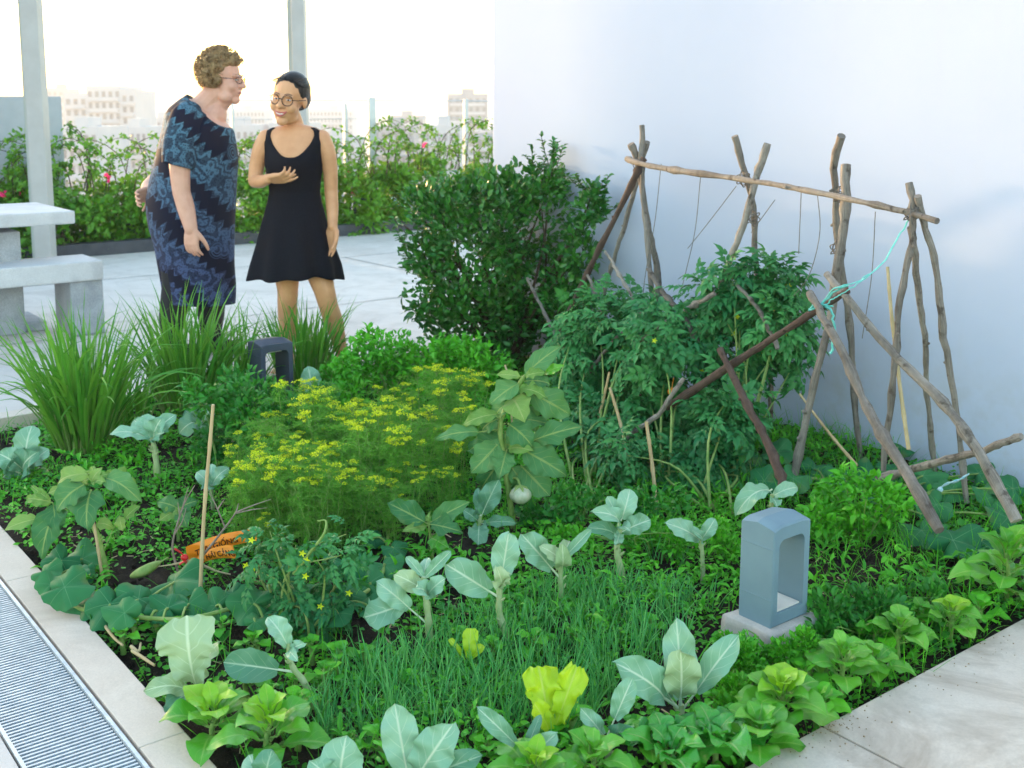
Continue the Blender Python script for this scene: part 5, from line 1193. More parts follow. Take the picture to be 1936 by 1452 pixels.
mb = MB(); mb.tube([P[-1], P[-1] + V3(.02, .01, .01)], .003, 5); mb.build('stalk', M['vine'], r)
# bits of straw and dry leaves lying on the soil
g = random.Random(12)
SL = [('dry stalk lying on bare soil beside the stone kerb', [(196, 1180), (215, 1205), (232, 1220)]), ('forked dry stalk lying on soil left of the cream green kale', [(248, 1222), (262, 1232), (266, 1216)]), ('dry stalk end lying between kerb and cream green kale', [(250, 1230), (280, 1250), (292, 1258)])]
for lab, p in SL:
    q = G(*p[0]); r = thing('dry_stalk', lab, 'stalk', q); mb = MB(); sp = spline([G(u, v, .008) for u, v in p], 12); mb.tube(sp, np.linspace(.005, .003, 12), 6); mb.build('stalk', M['straw'], r)
r = thing('dead_leaf', 'single orange brown dead leaf among the chard at the lower edge', 'dead leaf', G(1228, 1402)); mb = MB()
leaf_ab(mb, W(1222, 1425, r.location[1]), W(1238, 1378, r.location[1]), .05, (0, -.8, .5), shape='oval', arch=.3, wave=.1); M['deadleaf'] = plain('dead_leaf', (.55, .30, .10), (.70, .45, .18), .7); mb.build('blade', M['deadleaf'], r)
# cluster of scrap plastic hanging in the pumpkin leaves
r = thing('plastic_scrap', 'torn strip of pale blue plastic caught between the pumpkin leaves', 'plastic scrap', G(1800, 960)); M['scrap'] = plain('blue_plastic', (.20, .55, .70), (.70, .82, .85), .25, 60)
mb = MB(); sp = spline([W(1773, 926, 3.75), W(1790, 915, 3.74), W(1812, 908, 3.75), W(1832, 896, 3.76)], 12); mb.tube(sp, .010 * (1 + .4 * np.sin(np.arange(12) * 2.2)), 6, flat=.3); mb.build('strip', M['scrap'], r)
mb = MB(); mb.sphere(W(1778, 926, 3.72), (.010, .006, .010), 8, 5); mb.build('crumple', M['scrap'], r)

# ============================================================ GROUND COVER (stuff)
g = np.random.default_rng(2)
bare = [(235, 1085, 60), (450, 1285, 75), (300, 1085, 50), (1270, 1340, 40), (1350, 1290, 30), (240, 1250, 45), (1610, 1080, 40), (860, 1120, 40), (130, 850, 60), (740, 1170, 50), (300, 870, 60), (640, 1320, 30), (1560, 1390, 30), (1180, 1340, 30), (1640, 1060, 40), (250, 1210, 50), (700, 1175, 40)]
def keep_ground(P, thr, f=2.3, ph=0.0):
    k = pn(P, f, ph) > thr
    for u, v, q in bare:
        c = G(u, v); rad = q * px(c[1]); d = (P[:, :2] - c[:2])
        k &= ~(((d[:, 0]) ** 2 + (d[:, 1] * .45) ** 2 < (rad * .75) ** 2) & (g.random(len(P)) < .9))
    return k
def scatter(n):
    s, t = g.uniform(S0 + .03, S1 - .02, n), g.uniform(T0 + .02, T1 - .02, n)
    z = -.03 + .022 * np.sin(3.1 * s + 1.3) * np.sin(2.7 * t + .4) + .012 * np.sin(8.7 * s + t) * np.sin(7.9 * t - s)
    return s[:, None] * E2 + t[:, None] * E1 + z[:, None] * V3(0, 0, 1)
def cover(name, n, clus, lmin, lmax, hmax, aspect, mat, thr, ph, tm, up=.5):
    C = scatter(n // clus); C = C[keep_ground(C, thr, 2.6, ph)]; N = len(C) * clus
    p = np.repeat(C, clus, 0); hh = np.repeat(g.uniform(.3, 1, len(C)), clus) * hmax * g.uniform(.1, 1, N)
    off = g.normal(size=(N, 2)) * .016; p[:, :2] += off; p[:, 2] += hh
    Y = nrm(np.concatenate([off * 25 + g.normal(size=(N, 2)) * .6, g.uniform(-.1, up, (N, 1))], 1)); Nn = nrm(V3(0, -.1, 1) + rand_dirs(N, g) * .4)
    l = g.uniform(lmin, lmax, N) * np.repeat(g.uniform(.7, 1.25, len(C)), clus); mb = MB(); k = g.integers(0, len(tm), N); rn = np.clip(np.repeat(g.random(len(C)), clus) * .7 + g.random(N) * .3, 0, 1)
    Mx = rot_mats(Y, Nn, l * aspect, l)
    for q in range(len(tm)):
        s_ = k == q; mb.inst(tm[q], Mx[s_], p[s_], rn[s_])
    tag(mb.build(name, M[mat]), kind='stuff')
cover('ground_cover', 52000, 8, .010, .024, .055, .62, 'weed', -.2, .3, T_oval)
cover('clover_cover', 22000, 6, .012, .026, .06, .9, 'mint', .05, 1.7, T_oval)
cover('weed_cover', 16000, 7, .022, .05, .10, .30, 'weed', .02, 3.1, T_ovate, up=.9)
B_ = scatter(5200); B_ = B_[keep_ground(B_, -.2, 2.2, 4.4)]; n = len(B_)
mb = MB(); ribbons(mb, B_, np.concatenate([g.normal(size=(n, 2)) * .4, np.ones((n, 1))], 1), g.uniform(.05, .16, n), g.uniform(.002, .0045, n), np.abs(g.normal(size=n)) * .8, 5, 0, None, g)
tag(mb.build('grass_cover', M['weed']), kind='stuff')
# finer sward right of the near bollard and at the foot of the wall
C = scatter(9000); u_ = np.array([to_st(c)[0] for c in C]); C = C[(u_ > 2.1) & (pn(C, 3, 2.2) > -.25)]; n = len(C)
mb = MB(); ribbons(mb, C, np.concatenate([g.normal(size=(n, 2)) * .35, np.ones((n, 1))], 1), g.uniform(.06, .17, n), g.uniform(.002, .004, n), np.abs(g.normal(size=n)) * .9, 5, 0, None, g)
tag(mb.build('fine_grass', M['herb']), kind='stuff')
# straw litter on the soil
n = 1500; P = scatter(n); a = g.uniform(0, 6.28, n); d = np.stack([np.cos(a), np.sin(a), g.normal(size=n) * .1], -1); l = g.uniform(.01, .045, n)[:, None]; s_ = np.cross(d, V3(0, 0, 1)) * g.uniform(.0008, .003, n)[:, None]; P[:, 2] += .008
mb = MB(); mb.add(np.stack([P - s_, P + s_, P + s_ + d * l, P - s_ + d * l], 1).reshape(-1, 3), np.arange(n * 4).reshape(-1, 4), None, np.repeat(g.random(n), 4)); tag(mb.build('straw_litter', M['straw']), kind='stuff')
# dirt and dry bits blown against the paving joint and along the edges of the bed
n = 260; gq = np.random.default_rng(31); P = np.vstack([ST(jw, 1.44) + gq.normal(size=(n // 2, 3)) * (.05, .05, 0), np.array([ST(gq.uniform(1.6, 3.2), 1.44 - abs(gq.normal()) * .05) for _ in range(n // 2)])]); P[:, 2] = .006
P = P[(P @ E1) < 1.45]; n = len(P); s_ = gq.uniform(.0005, .0026, n); T = MB(); T.sphere((0, 0, 0), (1, 1, .5), 6, 4); Tm = (np.vstack(T.V), np.concatenate(T.L).reshape(-1, 4), np.vstack(T.U))
M['dirt'] = plain('dry_dirt', (.26, .19, .11), (.42, .32, .2), .9, 60); mb = MB(); mb.inst(Tm, rot_mats(rand_dirs(n, gq) * (1, 1, .2), np.tile(V3(0, 0, 1), (n, 1)), s_, s_), P, gq.random(n)); tag(mb.build('dirt_specks', M['dirt']), kind='stuff')
# small soil crumbs
n = 2600; P = scatter(n); P[:, 2] += .004; T = MB(); T.sphere((0, 0, 0), (1, 1, .7), 6, 4); Tm = (np.vstack(T.V), np.concatenate(T.L).reshape(-1, 4), np.vstack(T.U)); s_ = g.uniform(.003, .010, n)
mb = MB(); mb.inst(Tm, rot_mats(rand_dirs(n, g), rand_dirs(n, g), s_, s_), P, g.random(n)); tag(mb.build('soil_crumbs', M['soil']), kind='stuff')
# broad leaved seedlings, each a plant of its own
SEED = []
for i in range(5):
    SEED.append(rosette('weed_seedling', 'small round leaved weed seedling between the crops', 'weed', (500, 1300), 7, .05, .7, 'herb' if i % 2 else 'weed', 'weed seedlings between the crops', seed=50 + i, lift=(.15, 1.0), height=.02))
gg = random.Random(9)
for i, (u, v) in enumerate([(255, 1190), (232, 1210), (330, 1195), (300, 1175), (470, 1300), (510, 1320), (560, 1345), (640, 1245), (690, 1240), (480, 1225), (590, 1230), (350, 1165), (420, 1190), (1350, 1330), (1520, 1290), (1560, 1250), (880, 1110), (930, 1230), (1010, 1225), (1090, 1210), (60, 1010), (90, 1030), (250, 950), (280, 930), (220, 1010), (1230, 1190), (770, 1290), (1400, 1350), (1740, 1180), (1680, 1120), (1750, 1090), (560, 1290), (620, 1290), (500, 1270), (430, 1320), (660, 1410), (720, 1420), (560, 1400), (920, 1420), (1080, 1380), (1200, 1380), (1240, 1400)]):
    q = G(u, v)
    if i < 5: SEED[i].location = tuple(q)
    else: dup(SEED[i % 5], q, gg.uniform(0, 6.28), gg.uniform(.7, 1.4))
# ============================================================ PEOPLE
def union_mesh(mb, name, mat, parent, voxel=.006, smooth=4, factor=.5):
    """one continuous skin: closed overlapping pieces fused by a voxel remesh, then relaxed"""
    o = mb.build('fusing', mat); 
    m = o.modifiers.new('r', 'REMESH'); m.mode = 'VOXEL'; m.voxel_size = voxel; m.use_smooth_shade = True
    s = o.modifiers.new('s', 'SMOOTH'); s.iterations = smooth; s.factor = factor
    dg = bpy.context.evaluated_depsgraph_get(); me = bpy.data.meshes.new_from_object(o.evaluated_get(dg)); bpy.data.objects.remove(o)
    L = np.array(parent.location); co = np.empty(len(me.vertices) * 3); me.vertices.foreach_get('co', co)
    me.vertices.foreach_set('co', (co.reshape(-1, 3) - L).ravel()); me.name = name; me.update()
    for p in me.polygons: p.use_smooth = True
    me.materials.clear(); me.materials.append(mat)
    ob = bpy.data.objects.new(name, me); COL.objects.link(ob); ob.parent = parent; return ob
def limb(mb, pts, rad, n=18, seg=14):
    sp = spline(pts, n); r = np.interp(np.linspace(0, len(rad) - 1, n), np.arange(len(rad)), rad)
    mb.tube(sp, r, seg); mb.sphere(sp[0], (r[0],) * 3, 12, 8); mb.sphere(sp[-1], (r[-1],) * 3, 12, 8)
def hand(mb, wrist, palm_dir, normal, size=1.0, curl=.5, thumb_side=1, spread=.12, curls=None):
    """palm with five unequal bent fingers; palm_dir wrist to knuckles, normal out of the back of the hand"""
    d = nrm(palm_dir); n = nrm(normal - d * (normal @ d)); s = np.cross(d, n) * thumb_side      # s points to the thumb side
    k = wrist + d * .085 * size
    for q in np.linspace(-1, 1, 4):
        limb(mb, [wrist + s * q * .014 * size, wrist + d * .045 * size + s * q * .026 * size, k + s * q * .031 * size], [.015 * size, .016 * size, .0125 * size], 8, 10)
    for i, (off, L) in enumerate(((.033, .074), (.0112, .084), (-.0112, .078), (-.033, .060))):
        c = (curls[i] if curls else curl) ; a = k + s * off * size; dd = nrm(d + s * off * spread * 25 * .3); P = [a]
        ang = 0
        for seg, f in enumerate((.42, .32, .26)):
            ang += c * (.9, 1.1, .8)[seg]; P.append(P[-1] + (dd * math.cos(ang) - n * math.sin(ang)) * L * f * size)
        limb(mb, P, [.0092 * size, .0088 * size, .0080 * size, .0066 * size], 14, 10)
    t0 = wrist + d * .022 * size + s * .026 * size
    limb(mb, [t0, t0 + (d * .75 + s * .5 - n * .45) * .04 * size, t0 + (d * .95 + s * .48 - n * .6) * .066 * size, t0 + (d * 1.1 + s * .4 - n * .7) * .084 * size], [.016 * size, .0135 * size, .011 * size, .0085 * size], 12, 10)
class Head:
    def __init__(s, C, f, up, sc):
        s.f = nrm(f); s.r = nrm(np.cross(s.f, up)); s.u = np.cross(s.r, s.f); s.C = np.asarray(C); s.k = sc; s.B = np.array([s.r, s.f, s.u])
    def __call__(s, x, y, z): return s.C + s.k * (x * s.r + y * s.f + z * s.u)
    def ell(s, mb, c, r, seg=18, rings=12): mb.sphere(s(*c), np.array(r) * s.k, seg, rings, rot=s.B)
def head_pieces(mb, h, jowl=0.0, cheek=1.0):
    h.ell(mb, (0, -.015, .035), (.073, .090, .083)); h.ell(mb, (0, .028, -.032), (.058 + jowl * .3, .058, .074)); h.ell(mb, (0, .060, -.092), (.026 + jowl * .4, .022, .022))
    h.ell(mb, (0, .015, -.075), (.052 + jowl, .05, .035))
    for sg in (-1, 1):
        h.ell(mb, (sg * .034, .058, -.028), (.026 * cheek, .024 * cheek, .025 * cheek)); h.ell(mb, (sg * .073, -.008, -.004), (.009, .017, .026)); h.ell(mb, (sg * .027, .070, .021), (.022, .014, .008))
        h.ell(mb, (sg * .011, .090, -.026), (.010, .010, .008))
        if jowl: h.ell(mb, (sg * .042, .028, -.078), (.026, .034, .028))
    limb(mb, [h(0, .078, .018), h(0, .092, -.006), h(0, .102, -.024)], [.009 * h.k, .0105 * h.k, .0135 * h.k], 8, 10)
    q = .006 if jowl else 0
    h.ell(mb, (0, .080 - q, -.050), (.026, .014, .012)); h.ell(mb, (0, .079 - q, -.066), (.022, .013, .009))
def face_parts(root, h, lip, brow, smile):
    M.setdefault('eye_white', plain('eye_white', (.75, .73, .70), None, .2)); M.setdefault('iris', plain('iris_dark', (.03, .018, .01), None, .15)); M.setdefault('teeth', plain('teeth', (.80, .78, .72), None, .25))
    for sg in (-1, 1):
        mb = MB(); h.ell(mb, (sg * .029, .076, .005), (.0115, .008, .0040 if smile else .0052)); mb.build('eye', M['eye_white'], root)
        mb = MB(); h.ell(mb, (sg * .029 - .002, .0822, .005), (.0050, .0026, .0038)); mb.build('iris', M['iris'], root)
        mb = MB(); mb.tube(spline([h(sg * .012, .0865, .026), h(sg * .028, .086, .032), h(sg * .044, .076, .028)], 8), .0026 * h.k, 5, flat=.6); mb.build('eyebrow', brow, root)
    w = .028 if smile else .021
    for nm, dz, rad in (('upper_lip', .0, .0042 if smile else .0030), ('lower_lip', -.0132 if smile else -.0065, .0050 if smile else .0036)):
        pts = [h(x * w, (.0925 if smile else .087) - .012 * x * x, -.0535 + dz * (1 - x * x) + (.008 if smile else -.002) * x * x) for x in np.linspace(-1, 1, 9)]
        mb = MB(); mb.tube(pts, rad * h.k * (1 - .6 * np.linspace(-1, 1, 9) ** 2), 8); mb.build(nm, lip, root)
    if smile:
        mb = MB(); mb.sphere(h(0, .088, -.0585), np.array((.0215, .0062, .0058)) * h.k, 14, 8, rot=h.B); mb.build('teeth', M['teeth'], root)
def spectacles(root, h, R=.021, rad=.0017, mat=None, sq=1.0):
    for sg in (-1, 1):
        a = np.linspace(0, 2 * math.pi, 25)[:-1]; c = (sg * .030, .0985, .003)
        P = np.array([h(c[0] + R * math.cos(q), c[1] - .35 * (c[0] + R * math.cos(q)) ** 2 / .06 , c[2] + R * sq * math.sin(q)) for q in a]); P = np.vstack([P, P[:2]])
        mb = MB(); mb.tube(P, rad * h.k, 6, caps=False); mb.build('glasses_rim', mat, root)
        mb = MB(); mb.tube(spline([h(sg * .051, .092, .007), h(sg * .074, .06, .009), h(sg * .079, .0, .010)], 8), rad * h.k * .9, 5); mb.build('glasses_temple', mat, root)
    mb = MB(); mb.tube(spline([h(-.010, .098, .006), h(0, .1005, .009), h(.010, .098, .006)], 6), rad * h.k, 5); mb.build('glasses_bridge', mat, root)

# ------------------------------------------------------------ the young woman in black
M['black_cloth'] = plain('black_jersey', (.005, .006, .011), (.008, .009, .016), .8, 120, spec=.15, bump=.15)
M['hair_black'] = plain('black_hair', (.006, .005, .005), (.022, .017, .014), .35, 60, bump=.6, stretch=(3, 1, .4))
M['lip_pink'] = plain('lips', (.50, .13, .12), (.55, .16, .14), .35)
M['black_plastic'] = plain('black_plastic', (.012, .010, .010), None, .25)
Y0 = 5.93
J = lambda u, v, dy=0.0: W(u, v, Y0 + dy)
PX = px(Y0)
rw = thing('person', 'smiling person with round glasses in a black sleeveless flared dress', 'person', G(592, 692) * (1, 1, 0))
yr_ = np.array(rw.location)
hd = Head(J(547, 189, -.05), V3(-.23, -.96, -.03), V3(.15, 0, .98), 1.15)
mb = MB(); head_pieces(mb, hd, 0, 1.12)
limb(mb, [J(556, 255, .03), J(556, 238, .02), hd(0, -.02, -.06)], [.062, .052, .050])
TOR = [(236, 556, 24, .045), (240, 556, 38, .055), (246, 556, 50, .066), (256, 556, 57, .078), (270, 556, 58, .092), (290, 556, 53, .112), (312, 557, 51, .118), (340, 557, 48, .100), (368, 556, 46, .092), (400, 557, 51, .105), (430, 558, 56, .118), (460, 560, 58, .120), (480, 560, 52, .110)]
def ring(c, hw, d, v, n=48, tilt=0.0, y=Y0, off=0.0, cdy=0.0):
    a = np.arange(n) * 2 * math.pi / n
    return np.array([W(c + (hw + off / px(y)) * math.cos(q), v + tilt * math.cos(q), y + cdy) + V3(0, (d + off) * math.sin(q), 0) for q in a])
def closed_loft(mb, rings):
    R = [rings[0].mean(0)[None].repeat(len(rings[0]), 0)] + rings + [rings[-1].mean(0)[None].repeat(len(rings[0]), 0)]
    mb.grid(np.stack(R), closed=True)
closed_loft(mb, [ring(c, hw, d, v) for v, c, hw, d in TOR])
# arms
limb(mb, [J(504, 262), J(494, 282, .0), J(486, 312, .01), J(482, 342, .0)], [.048, .046, .041, .037])
limb(mb, [J(482, 342, .0), J(494, 343, -.09), J(508, 338, -.17)], [.037, .035, .026])
hand(mb, J(508, 338, -.17), V3(.85, -.35, .06), V3(-.1, -.55, -.75), .95, thumb_side=1, curls=(.20, .45, .55, .65))
limb(mb, [J(608, 262), J(618, 285, .0), J(624, 320, .01), J(626, 360, .02)], [.048, .045, .040, .036])
limb(mb, [J(626, 360, .02), J(628, 392, .0), J(629, 428, -.04)], [.036, .034, .026])
hand(mb, J(629, 428, -.04), V3(-.12, -.08, -1), V3(.5, .85, 0), 1.0, thumb_side=1, curl=.22)
# legs and feet
z0 = lambda u, dy, z: V3(J(u, 600, dy)[0], Y0 + dy, z)
limb(mb, [J(538, 462), J(541, 505), J(544, 548, -.01), J(543, 575), J(545, 610, .03), J(547, 660, .02)], [.085, .074, .056, .052, .054, .033], 26)
limb(mb, [J(585, 462), J(600, 505), J(613, 548, -.03), J(621, 578, -.01), J(632, 612, .03), J(645, 662, .02)], [.085, .076, .057, .052, .053, .033], 26)
for u, dx in ((547, -.03), (645, .04)):
    a = z0(u, .03, .045); limb(mb, [a, a + V3(dx * .5, -.09, -.012), a + V3(dx, -.17, -.022)], [.036, .032, .020], 12)
    for q in np.linspace(-1, 1, 5): limb(mb, [a + V3(dx + q * .026, -.165, -.026), a + V3(dx + q * .034, -.20 - .012 * (1 - abs(q - .4)), -.032)], [.012, .009], 6, 8)
union_mesh(mb, 'body', M['skin_young'], rw, .0046, 4)
face_parts(rw, hd, M['lip_pink'], M['hair_black'], True); spectacles(rw, hd, .0225, .0019, M['black_plastic'])
mb = MB(); hd.ell(mb, (0, -.026, .044), (.0795, .093, .086), 26, 16)
for sg in (-1, 1): hd.ell(mb, (sg * .052, -.052, .012), (.024, .046, .048))
hd.ell(mb, (0, -.080, -.004), (.044, .032, .045)); hd.ell(mb, (.0, -.122, -.020), (.034, .034, .034))
union_mesh(mb, 'hair', M['hair_black'], rw, .006, 3)
mb = MB(); g = np.random.default_rng(6)
for q in range(70):                                         # combed strands and fly-aways
    a = g.uniform(-1.2, 1.2); p0 = hd(.076 * math.sin(a), .045 + .02 * math.cos(a) * g.random(), .085 + .03 * math.cos(a) - .02); p1 = hd(.085 * math.sin(a), -.04, .105 * math.cos(a) + .02); p2 = hd(.05 * math.sin(a), -.115, .03)
    mb.tube(spline([p0, p1, p2], 10) + g.normal(size=(1, 3)) * .002, .0012, 4)
mb.build('hair_strands', M['hair_black'], rw)
# dress: bodice with scoop neck and straps, flared skirt
SK = [(300, 556, 55, .124), (312, 556, 54.5, .125), (340, 557, 49.5, .106), (362, 557, 47.5, .098), (382, 557, 51, .106), (420, 556, 61, .135), (460, 557, 71, .16), (500, 558, 82, .185), (524, 557.5, 86, .195)]
allr = [(v, c, hw + 1.6, d + .005) for v, c, hw, d in TOR if v < 296] + SK
vv = np.array([q[0] for q in allr]); cc = np.array([q[1] for q in allr]); hh = np.array([q[2] for q in allr]); dd_ = np.array([q[3] for q in allr])
n = 240; rows = 60; P = np.zeros((rows, n, 3)); ss = lambda x, a, b: (lambda t: t * t * (3 - 2 * t))(np.clip((x - a) / (b - a), 0, 1))
for k in range(n):
    a = 2 * math.pi * k / n; xi = abs(math.cos(a)); front = math.sin(a) < 0
    neck = (296 if front else 272); vt = neck - (neck - 241) * np.clip((xi / .80) ** 2.6, 0, 1)
    vt = vt + (296 - vt) * ss(xi, .945, .992)
    fold = math.sin(a * 9 + .6) * .6 + math.sin(a * 5 + 2) * .4
    hem = 523 + 1.6 * math.sin(a * 9 + .6) + 2.2 * math.sin(a * 4 + 2.2) + 4 * math.sin(a * 2 + 1)
    for r_ in range(rows):
        v = vt + (hem - vt) * (r_ / (rows - 1)) ; c = np.interp(v, vv, cc); hw = np.interp(v, vv, hh); d = np.interp(v, vv, dd_)
        f = 1 + .10 * fold * max(0, (v - 385) / 140)
        P[r_, k] = W(c + hw * f * math.cos(a), v, Y0) + V3(0, d * f * math.sin(a), 0)
mb = MB(); mb.grid(P, closed=True); o = mb.build('dress', M['black_cloth'], rw)
m = o.modifiers.new('s', 'SOLIDIFY'); m.thickness = .004; m.offset = .5
for u, dx in ((547, -.03), (645, .04)):
    a = z0(u, .03, .008); mb = MB(); mb.box(a + V3(dx * .55, -.075, 0), (.085, .26, .014), bev=.005); mb.tube(spline([a + V3(dx * .6 - .04, -.10, .005), a + V3(dx * .7, -.11, .05), a + V3(dx * .6 + .045, -.10, .005)], 8), .006, 6); mb.build('sandal', M['black_plastic'], rw)

# ------------------------------------------------------------ the older woman in the printed tunic
t = NT('printed_tunic'); co = t.obj(); sx = t.n('ShaderNodeSeparateXYZ', {0: co}); X_, Y_, Z_ = sx.outputs
big = t.noise(3.2, 2, .5, co)
zig = t.math('ADD', t.math('ADD', t.math('MULTIPLY', X_, .9), t.math('MULTIPLY', Z_, 1.0)), t.math('MULTIPLY', t.math('PINGPONG', t.math('ADD', t.math('MULTIPLY', X_, 1.0), t.math('MULTIPLY', Z_, -1.0)), .035), 1.5))
band = t.math('SINE', t.math('MULTIPLY', t.math('ADD', zig, t.math('MULTIPLY', big, .35)), 19.0))
lace = t.ramp(band, -.55, -.42)
vor = t.n('ShaderNodeTexVoronoi', {0: co, 'Scale': 95.0}).outputs['Distance']
vor2 = t.n('ShaderNodeTexVoronoi', {0: co, 'Scale': 5.2}); dcell = vor2.outputs['Distance']
rings = t.math('MULTIPLY', t.ramp(t.math('SINE', t.math('MULTIPLY', dcell, 95.0)), -.1, .3), t.ramp(dcell, .26, .30, 1, 0))
scal = t.ramp(t.math('SINE', t.math('ADD', t.math('MULTIPLY', band, 3.0), t.math('MULTIPLY', t.noise(7, 2, .5, co), 42))), -.3, .4)
fine = t.math('MULTIPLY', t.ramp(vor, .25, .55), .75)
amt = t.math('MULTIPLY', lace, t.math('MULTIPLY', t.math('ADD', fine, .35), t.math('ADD', t.math('MULTIPLY', scal, .7), .3)), clamp=True)
amt = t.math('MAXIMUM', amt, t.math('MULTIPLY', rings, .75))
hue = t.mix(t.ramp(Z_, .5, 1.35), (.055, .080, .185), (.075, .18, .255))
col = t.mix(amt, (.005, .006, .022), hue)
M['tunic'] = t.end(t.bsdf(col, .8, .25, bump=t.noise(140, 3, .6, co), bd=.002, bs=.2))
M['legging'] = plain('black_legging', (.007, .007, .010), (.014, .014, .018), .7, 40)
M['hair_brown'] = plain('sandy_brown_hair', (.11, .06, .025), (.48, .32, .15), .5, 34, bump=.9, bd=.01, lo=.3, hi=.7)
M['lip_old'] = plain('pale_lips', (.46, .18, .15), None, .45)
Y1 = 6.27; K = lambda u, v, dy=0.0: W(u, v, Y1 + dy)
ro = thing('person', 'person with short curly sandy hair in a blue lace print tunic and black leggings', 'person', G(366, 672) * (1, 1, 0))
ho = Head(K(424, 151, .0), V3(.975, -.20, -.07), V3(.03, 0, 1), 1.13)
mb = MB(); head_pieces(mb, ho, .010, 1.05)
limb(mb, [K(372, 222, .0), K(388, 200, .0), ho(0, -.025, -.05)], [.095, .075, .066])
limb(mb, [K(404, 222, -.02), K(412, 200, -.0), ho(0, .02, -.085)], [.07, .058, .040])
TO = [(200, 385, 28, .06, 14), (212, 380, 46, .13, 18), (226, 376, 58, .18, 14), (250, 373, 66, .20, 6), (300, 370, 76, .205, 0), (340, 365, 80, .215, 0), (380, 361, 81, .22, 0), (430, 362, 78, .215, 0), (470, 366, 70, .20, 0), (500, 368, 62, .18, 0)]
closed_loft(mb, [ring(c + (2 if v > 240 else 0), hw * (.94 if v > 240 else 1), d, v, tilt=ti, y=Y1) for v, c, hw, d, ti in TO])
limb(mb, [K(352, 222, -.13), K(346, 262, -.19), K(341, 310, -.215), K(344, 362, -.22)], [.066, .066, .060, .052])
limb(mb, [K(344, 362, -.22), K(352, 395, -.235), K(361, 432, -.26)], [.052, .048, .036])
hand(mb, K(361, 430, -.26), V3(.02, -.10, -1), V3(-.35, -.93, .05), 1.05, thumb_side=-1, curl=.38)
limb(mb, [K(385, 230, .15), K(340, 300, .24), K(292, 345, .22)], [.065, .058, .05]); limb(mb, [K(292, 345, .22), K(280, 356, .12), K(288, 361, .05)], [.05, .042, .034])
hand(mb, K(288, 361, .05), V3(-.55, -.6, -.25), V3(-.6, .6, .2), 1.0, thumb_side=1, curl=.6)
for u, u2, dy in ((338, 326, -.07), (398, 399, .07)):
    limb(mb, [K(u + 6, 490, dy), K(u, 545, dy), K(u2, 600, dy), W(u2, 655, Y1 + dy)], [.11, .085, .062, .040], 20)
    a = W(u2, 655, Y1 + dy); a[2] = .05; limb(mb, [a, a + V3(.08, -.02, -.012), a + V3(.16, -.04, -.018)], [.04, .036, .026], 12)
union_mesh(mb, 'body', M['skin_old'], ro, .0048, 4)
face_parts(ro, ho, M['lip_old'], M['hair_brown'], False); spectacles(ro, ho, .021, .0017, M['black_plastic'], .75)
mb = MB(); g = np.random.default_rng(8)
ho.ell(mb, (0, -.030, .048), (.080, .090, .082), 22, 14)
for q in range(330):                                        # tousled curls
    d = rand_dirs(1, g)[0]; x, y, z = d
    if (y > .40 and z < .38) or z < -.95 or (y > .22 and z < -.0): continue
    p = (x * .085, -.024 + y * .096, .042 + z * .090); r_ = g.uniform(.012, .025); ho.ell(mb, p, (r_, r_ * g.uniform(.8, 1.4), r_), 8, 6)
union_mesh(mb, 'hair', M['hair_brown'], ro, .005, 3)
mb = MB()
for q in range(900):
    d = rand_dirs(1, g)[0]; x, y, z = d
    if (y > .38 and z < .45) or z < -.7 or (y > .12 and z < -.15): continue
    p = V3(x * .090, -.024 + y * .100, .044 + z * .096); tg = nrm(np.cross(d, rand_dirs(1, g)[0])); L = g.uniform(.02, .05)
    c = [p + tg * L * s + d * (.026 * (1 - (2 * s - 1) ** 2) + .006 * math.sin(s * 7)) for s in np.linspace(0, 1, 7)]
    mb.tube([ho(*q_) for q_ in c], np.linspace(.0024, .0009, 7), 4)
mb.build('curls', M['hair_brown'], ro)
# tunic
TU = [(209, 389, 35, .105, 30), (216, 384, 47, .155, 25), (228, 377, 60, .195, 17), (250, 374, 69, .215, 6), (300, 370, 80, .225, 0), (340, 364, 84, .235, 0), (380, 360, 86, .24, 0), (420, 361, 83, .235, 0), (460, 366, 77, .22, 0), (500, 370, 73, .205, 0), (540, 375, 71, .195, 2), (569, 377, 68, .185, 3)]
rings_ = [ring(c + (2 if v > 240 else 0), hw * (.95 if v > 240 else 1), d, v, 96, ti, Y1) for v, c, hw, d, ti in TU]
A = np.stack(rings_); rows = 70; B_ = np.zeros((rows, 96, 3))
for k in range(96): B_[:, k] = spline(A[:, k], rows)
ph = np.arange(96) * 2 * math.pi / 96
for r_ in range(rows):
    f = max(0, r_ / rows - .35); ctr = B_[r_].mean(0); B_[r_] = ctr + (B_[r_] - ctr) * (1 + f * .07 * (np.sin(ph * 7 + 1 + r_ * .03) * .6 + np.sin(ph * 4 + 2) * .4))[:, None]
mb = MB(); mb.grid(B_, closed=True); o = mb.build('tunic', M['tunic'], ro); m = o.modifiers.new('s', 'SOLIDIFY'); m.thickness = .005; m.offset = 0
mb = MB(); sp = spline([K(360, 203, -.09), K(354, 226, -.15), K(346, 262, -.195), K(340, 300, -.215), K(337, 314, -.22)], 22)
mb.tube(sp, np.interp(np.linspace(0, 1, 22), [0, .2, .55, 1], [.060, .092, .104, .088]), 30, caps=False, flat=.85); o = mb.build('sleeve', M['tunic'], ro); m = o.modifiers.new('s', 'SOLIDIFY'); m.thickness = .004
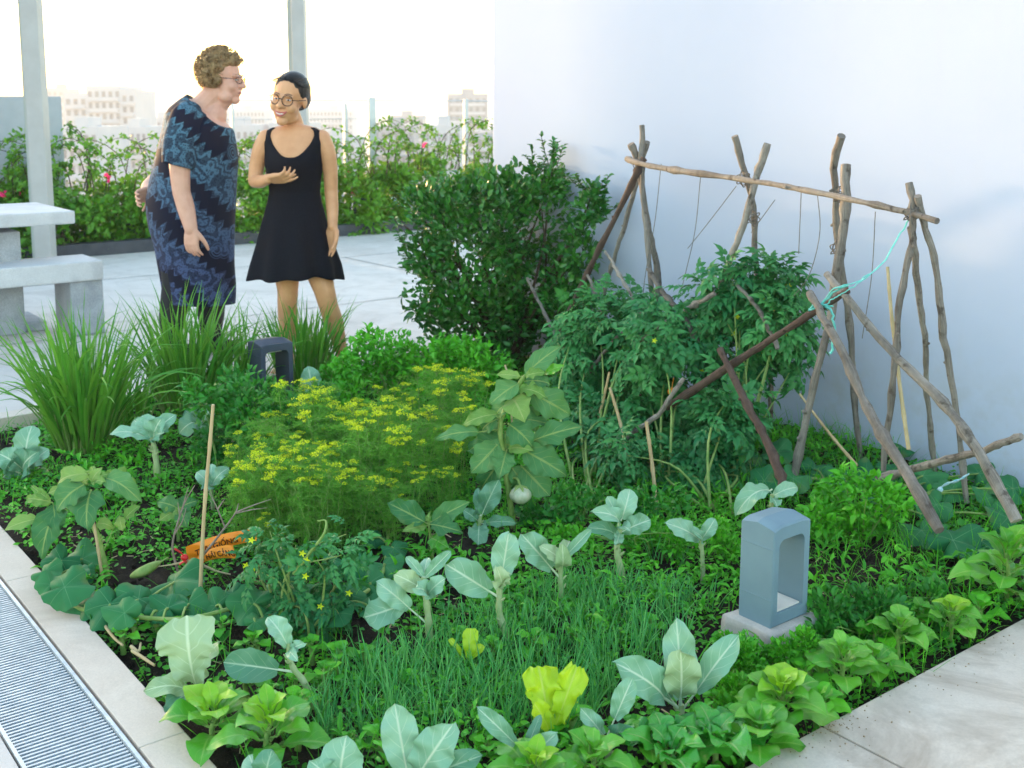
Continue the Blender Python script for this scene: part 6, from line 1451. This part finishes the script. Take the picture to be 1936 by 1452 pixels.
for u, u2, dy in ((338, 326, -.07), (398, 399, .07)):
    mb = MB(); sp = spline([K(u + 4, 515, dy), K(u, 545, dy), K(u2, 600, dy), W(u2, 648, Y1 + dy)], 18); mb.tube(sp, np.interp(np.linspace(0, 1, 18), [0, .35, .7, 1], [.108, .094, .071, .049]), 20, caps=False); mb.build('legging', M['legging'], ro)
    a = W(u2, 655, Y1 + dy); a[2] = .05; mb = MB(); limb(mb, [a + V3(-.02, 0, 0), a + V3(.08, -.02, -.010), a + V3(.17, -.04, -.016)], [.048, .043, .032], 12); union_mesh(mb, 'shoe', M['legging'], ro, .006, 2)
# ============================================================ LIGHT, AIR, CAMERA
AZ = math.degrees(math.atan2(.7735, 1.0105)) + 9.5     # degrees left of the view direction
EL = 4.4
w = bpy.data.worlds.new('World'); sc.world = w; w.use_nodes = True
nt = w.node_tree; bg = nt.nodes['Background']
sky = nt.nodes.new('ShaderNodeTexSky'); sky.sky_type = 'NISHITA'; sky.sun_disc = False
sky.sun_elevation = math.radians(EL); sky.sun_rotation = math.radians(-AZ)
sky.altitude = 50; sky.air_density = 1.0; sky.dust_density = 1.0; sky.ozone_density = 2.0
tint = nt.nodes.new('ShaderNodeMix'); tint.data_type = 'RGBA'; tint.blend_type = 'MULTIPLY'; tint.inputs[0].default_value = 1; tint.inputs[7].default_value = (1.19, .99, .82, 1)
nt.links.new(sky.outputs[0], tint.inputs[6]); nt.links.new(tint.outputs[2], bg.inputs[0]); bg.inputs[1].default_value = .15
sl = bpy.data.lights.new('sun', 'SUN'); sl.energy = 0.55; sl.angle = math.radians(1.2); sl.color = (1.0, .64, .32)
so = bpy.data.objects.new('sun', sl); COL.objects.link(so)
sd = Vector((-math.sin(math.radians(AZ)) * math.cos(math.radians(EL)), math.cos(math.radians(AZ)) * math.cos(math.radians(EL)), math.sin(math.radians(EL))))
so.rotation_euler = sd.to_track_quat('Z', 'Y').to_euler()
if True:
    mb = MB(); mb.box(V3(0, 400, -14.5), (9600, 9200, 59))
    t = NT('city_haze')
    pv = t.n('ShaderNodeVolumePrincipled', {'Color': (.93, .94, .97, 1), 'Density': .0008, 'Anisotropy': .25})
    t.t.links.new(pv.outputs[0], t.out.inputs['Volume'])
    hz = mb.build('haze', t.m, smooth=False); tag(hz, kind='stuff')
cam = bpy.data.cameras.new('camera'); co_ = bpy.data.objects.new('camera', cam); COL.objects.link(co_)
co_.location = (0, 0, H); co_.rotation_euler = (math.pi / 2 - PIT, 0, 0)
cam.sensor_width = 36.0; cam.lens = 36.0 * F / 1936
cam.shift_x = (968 - CU) / 1936; cam.shift_y = -(726 - CV) / 1936
cam.clip_start = .05; cam.clip_end = 20000
cam.dof.use_dof = True; cam.dof.focus_distance = 3.1; cam.dof.aperture_fstop = 6.3
sc.camera = co_
sc.view_settings.view_transform = 'Standard'; sc.view_settings.look = 'None'
sc.view_settings.exposure = 3.5; sc.view_settings.gamma = 1.0
sc.cycles.use_denoising = True
sc.cycles.max_bounces = 8; sc.cycles.transparent_max_bounces = 8; sc.cycles.volume_bounces = 1
sc.cycles.sample_clamp_indirect = 6
sc.render.film_transparent = False
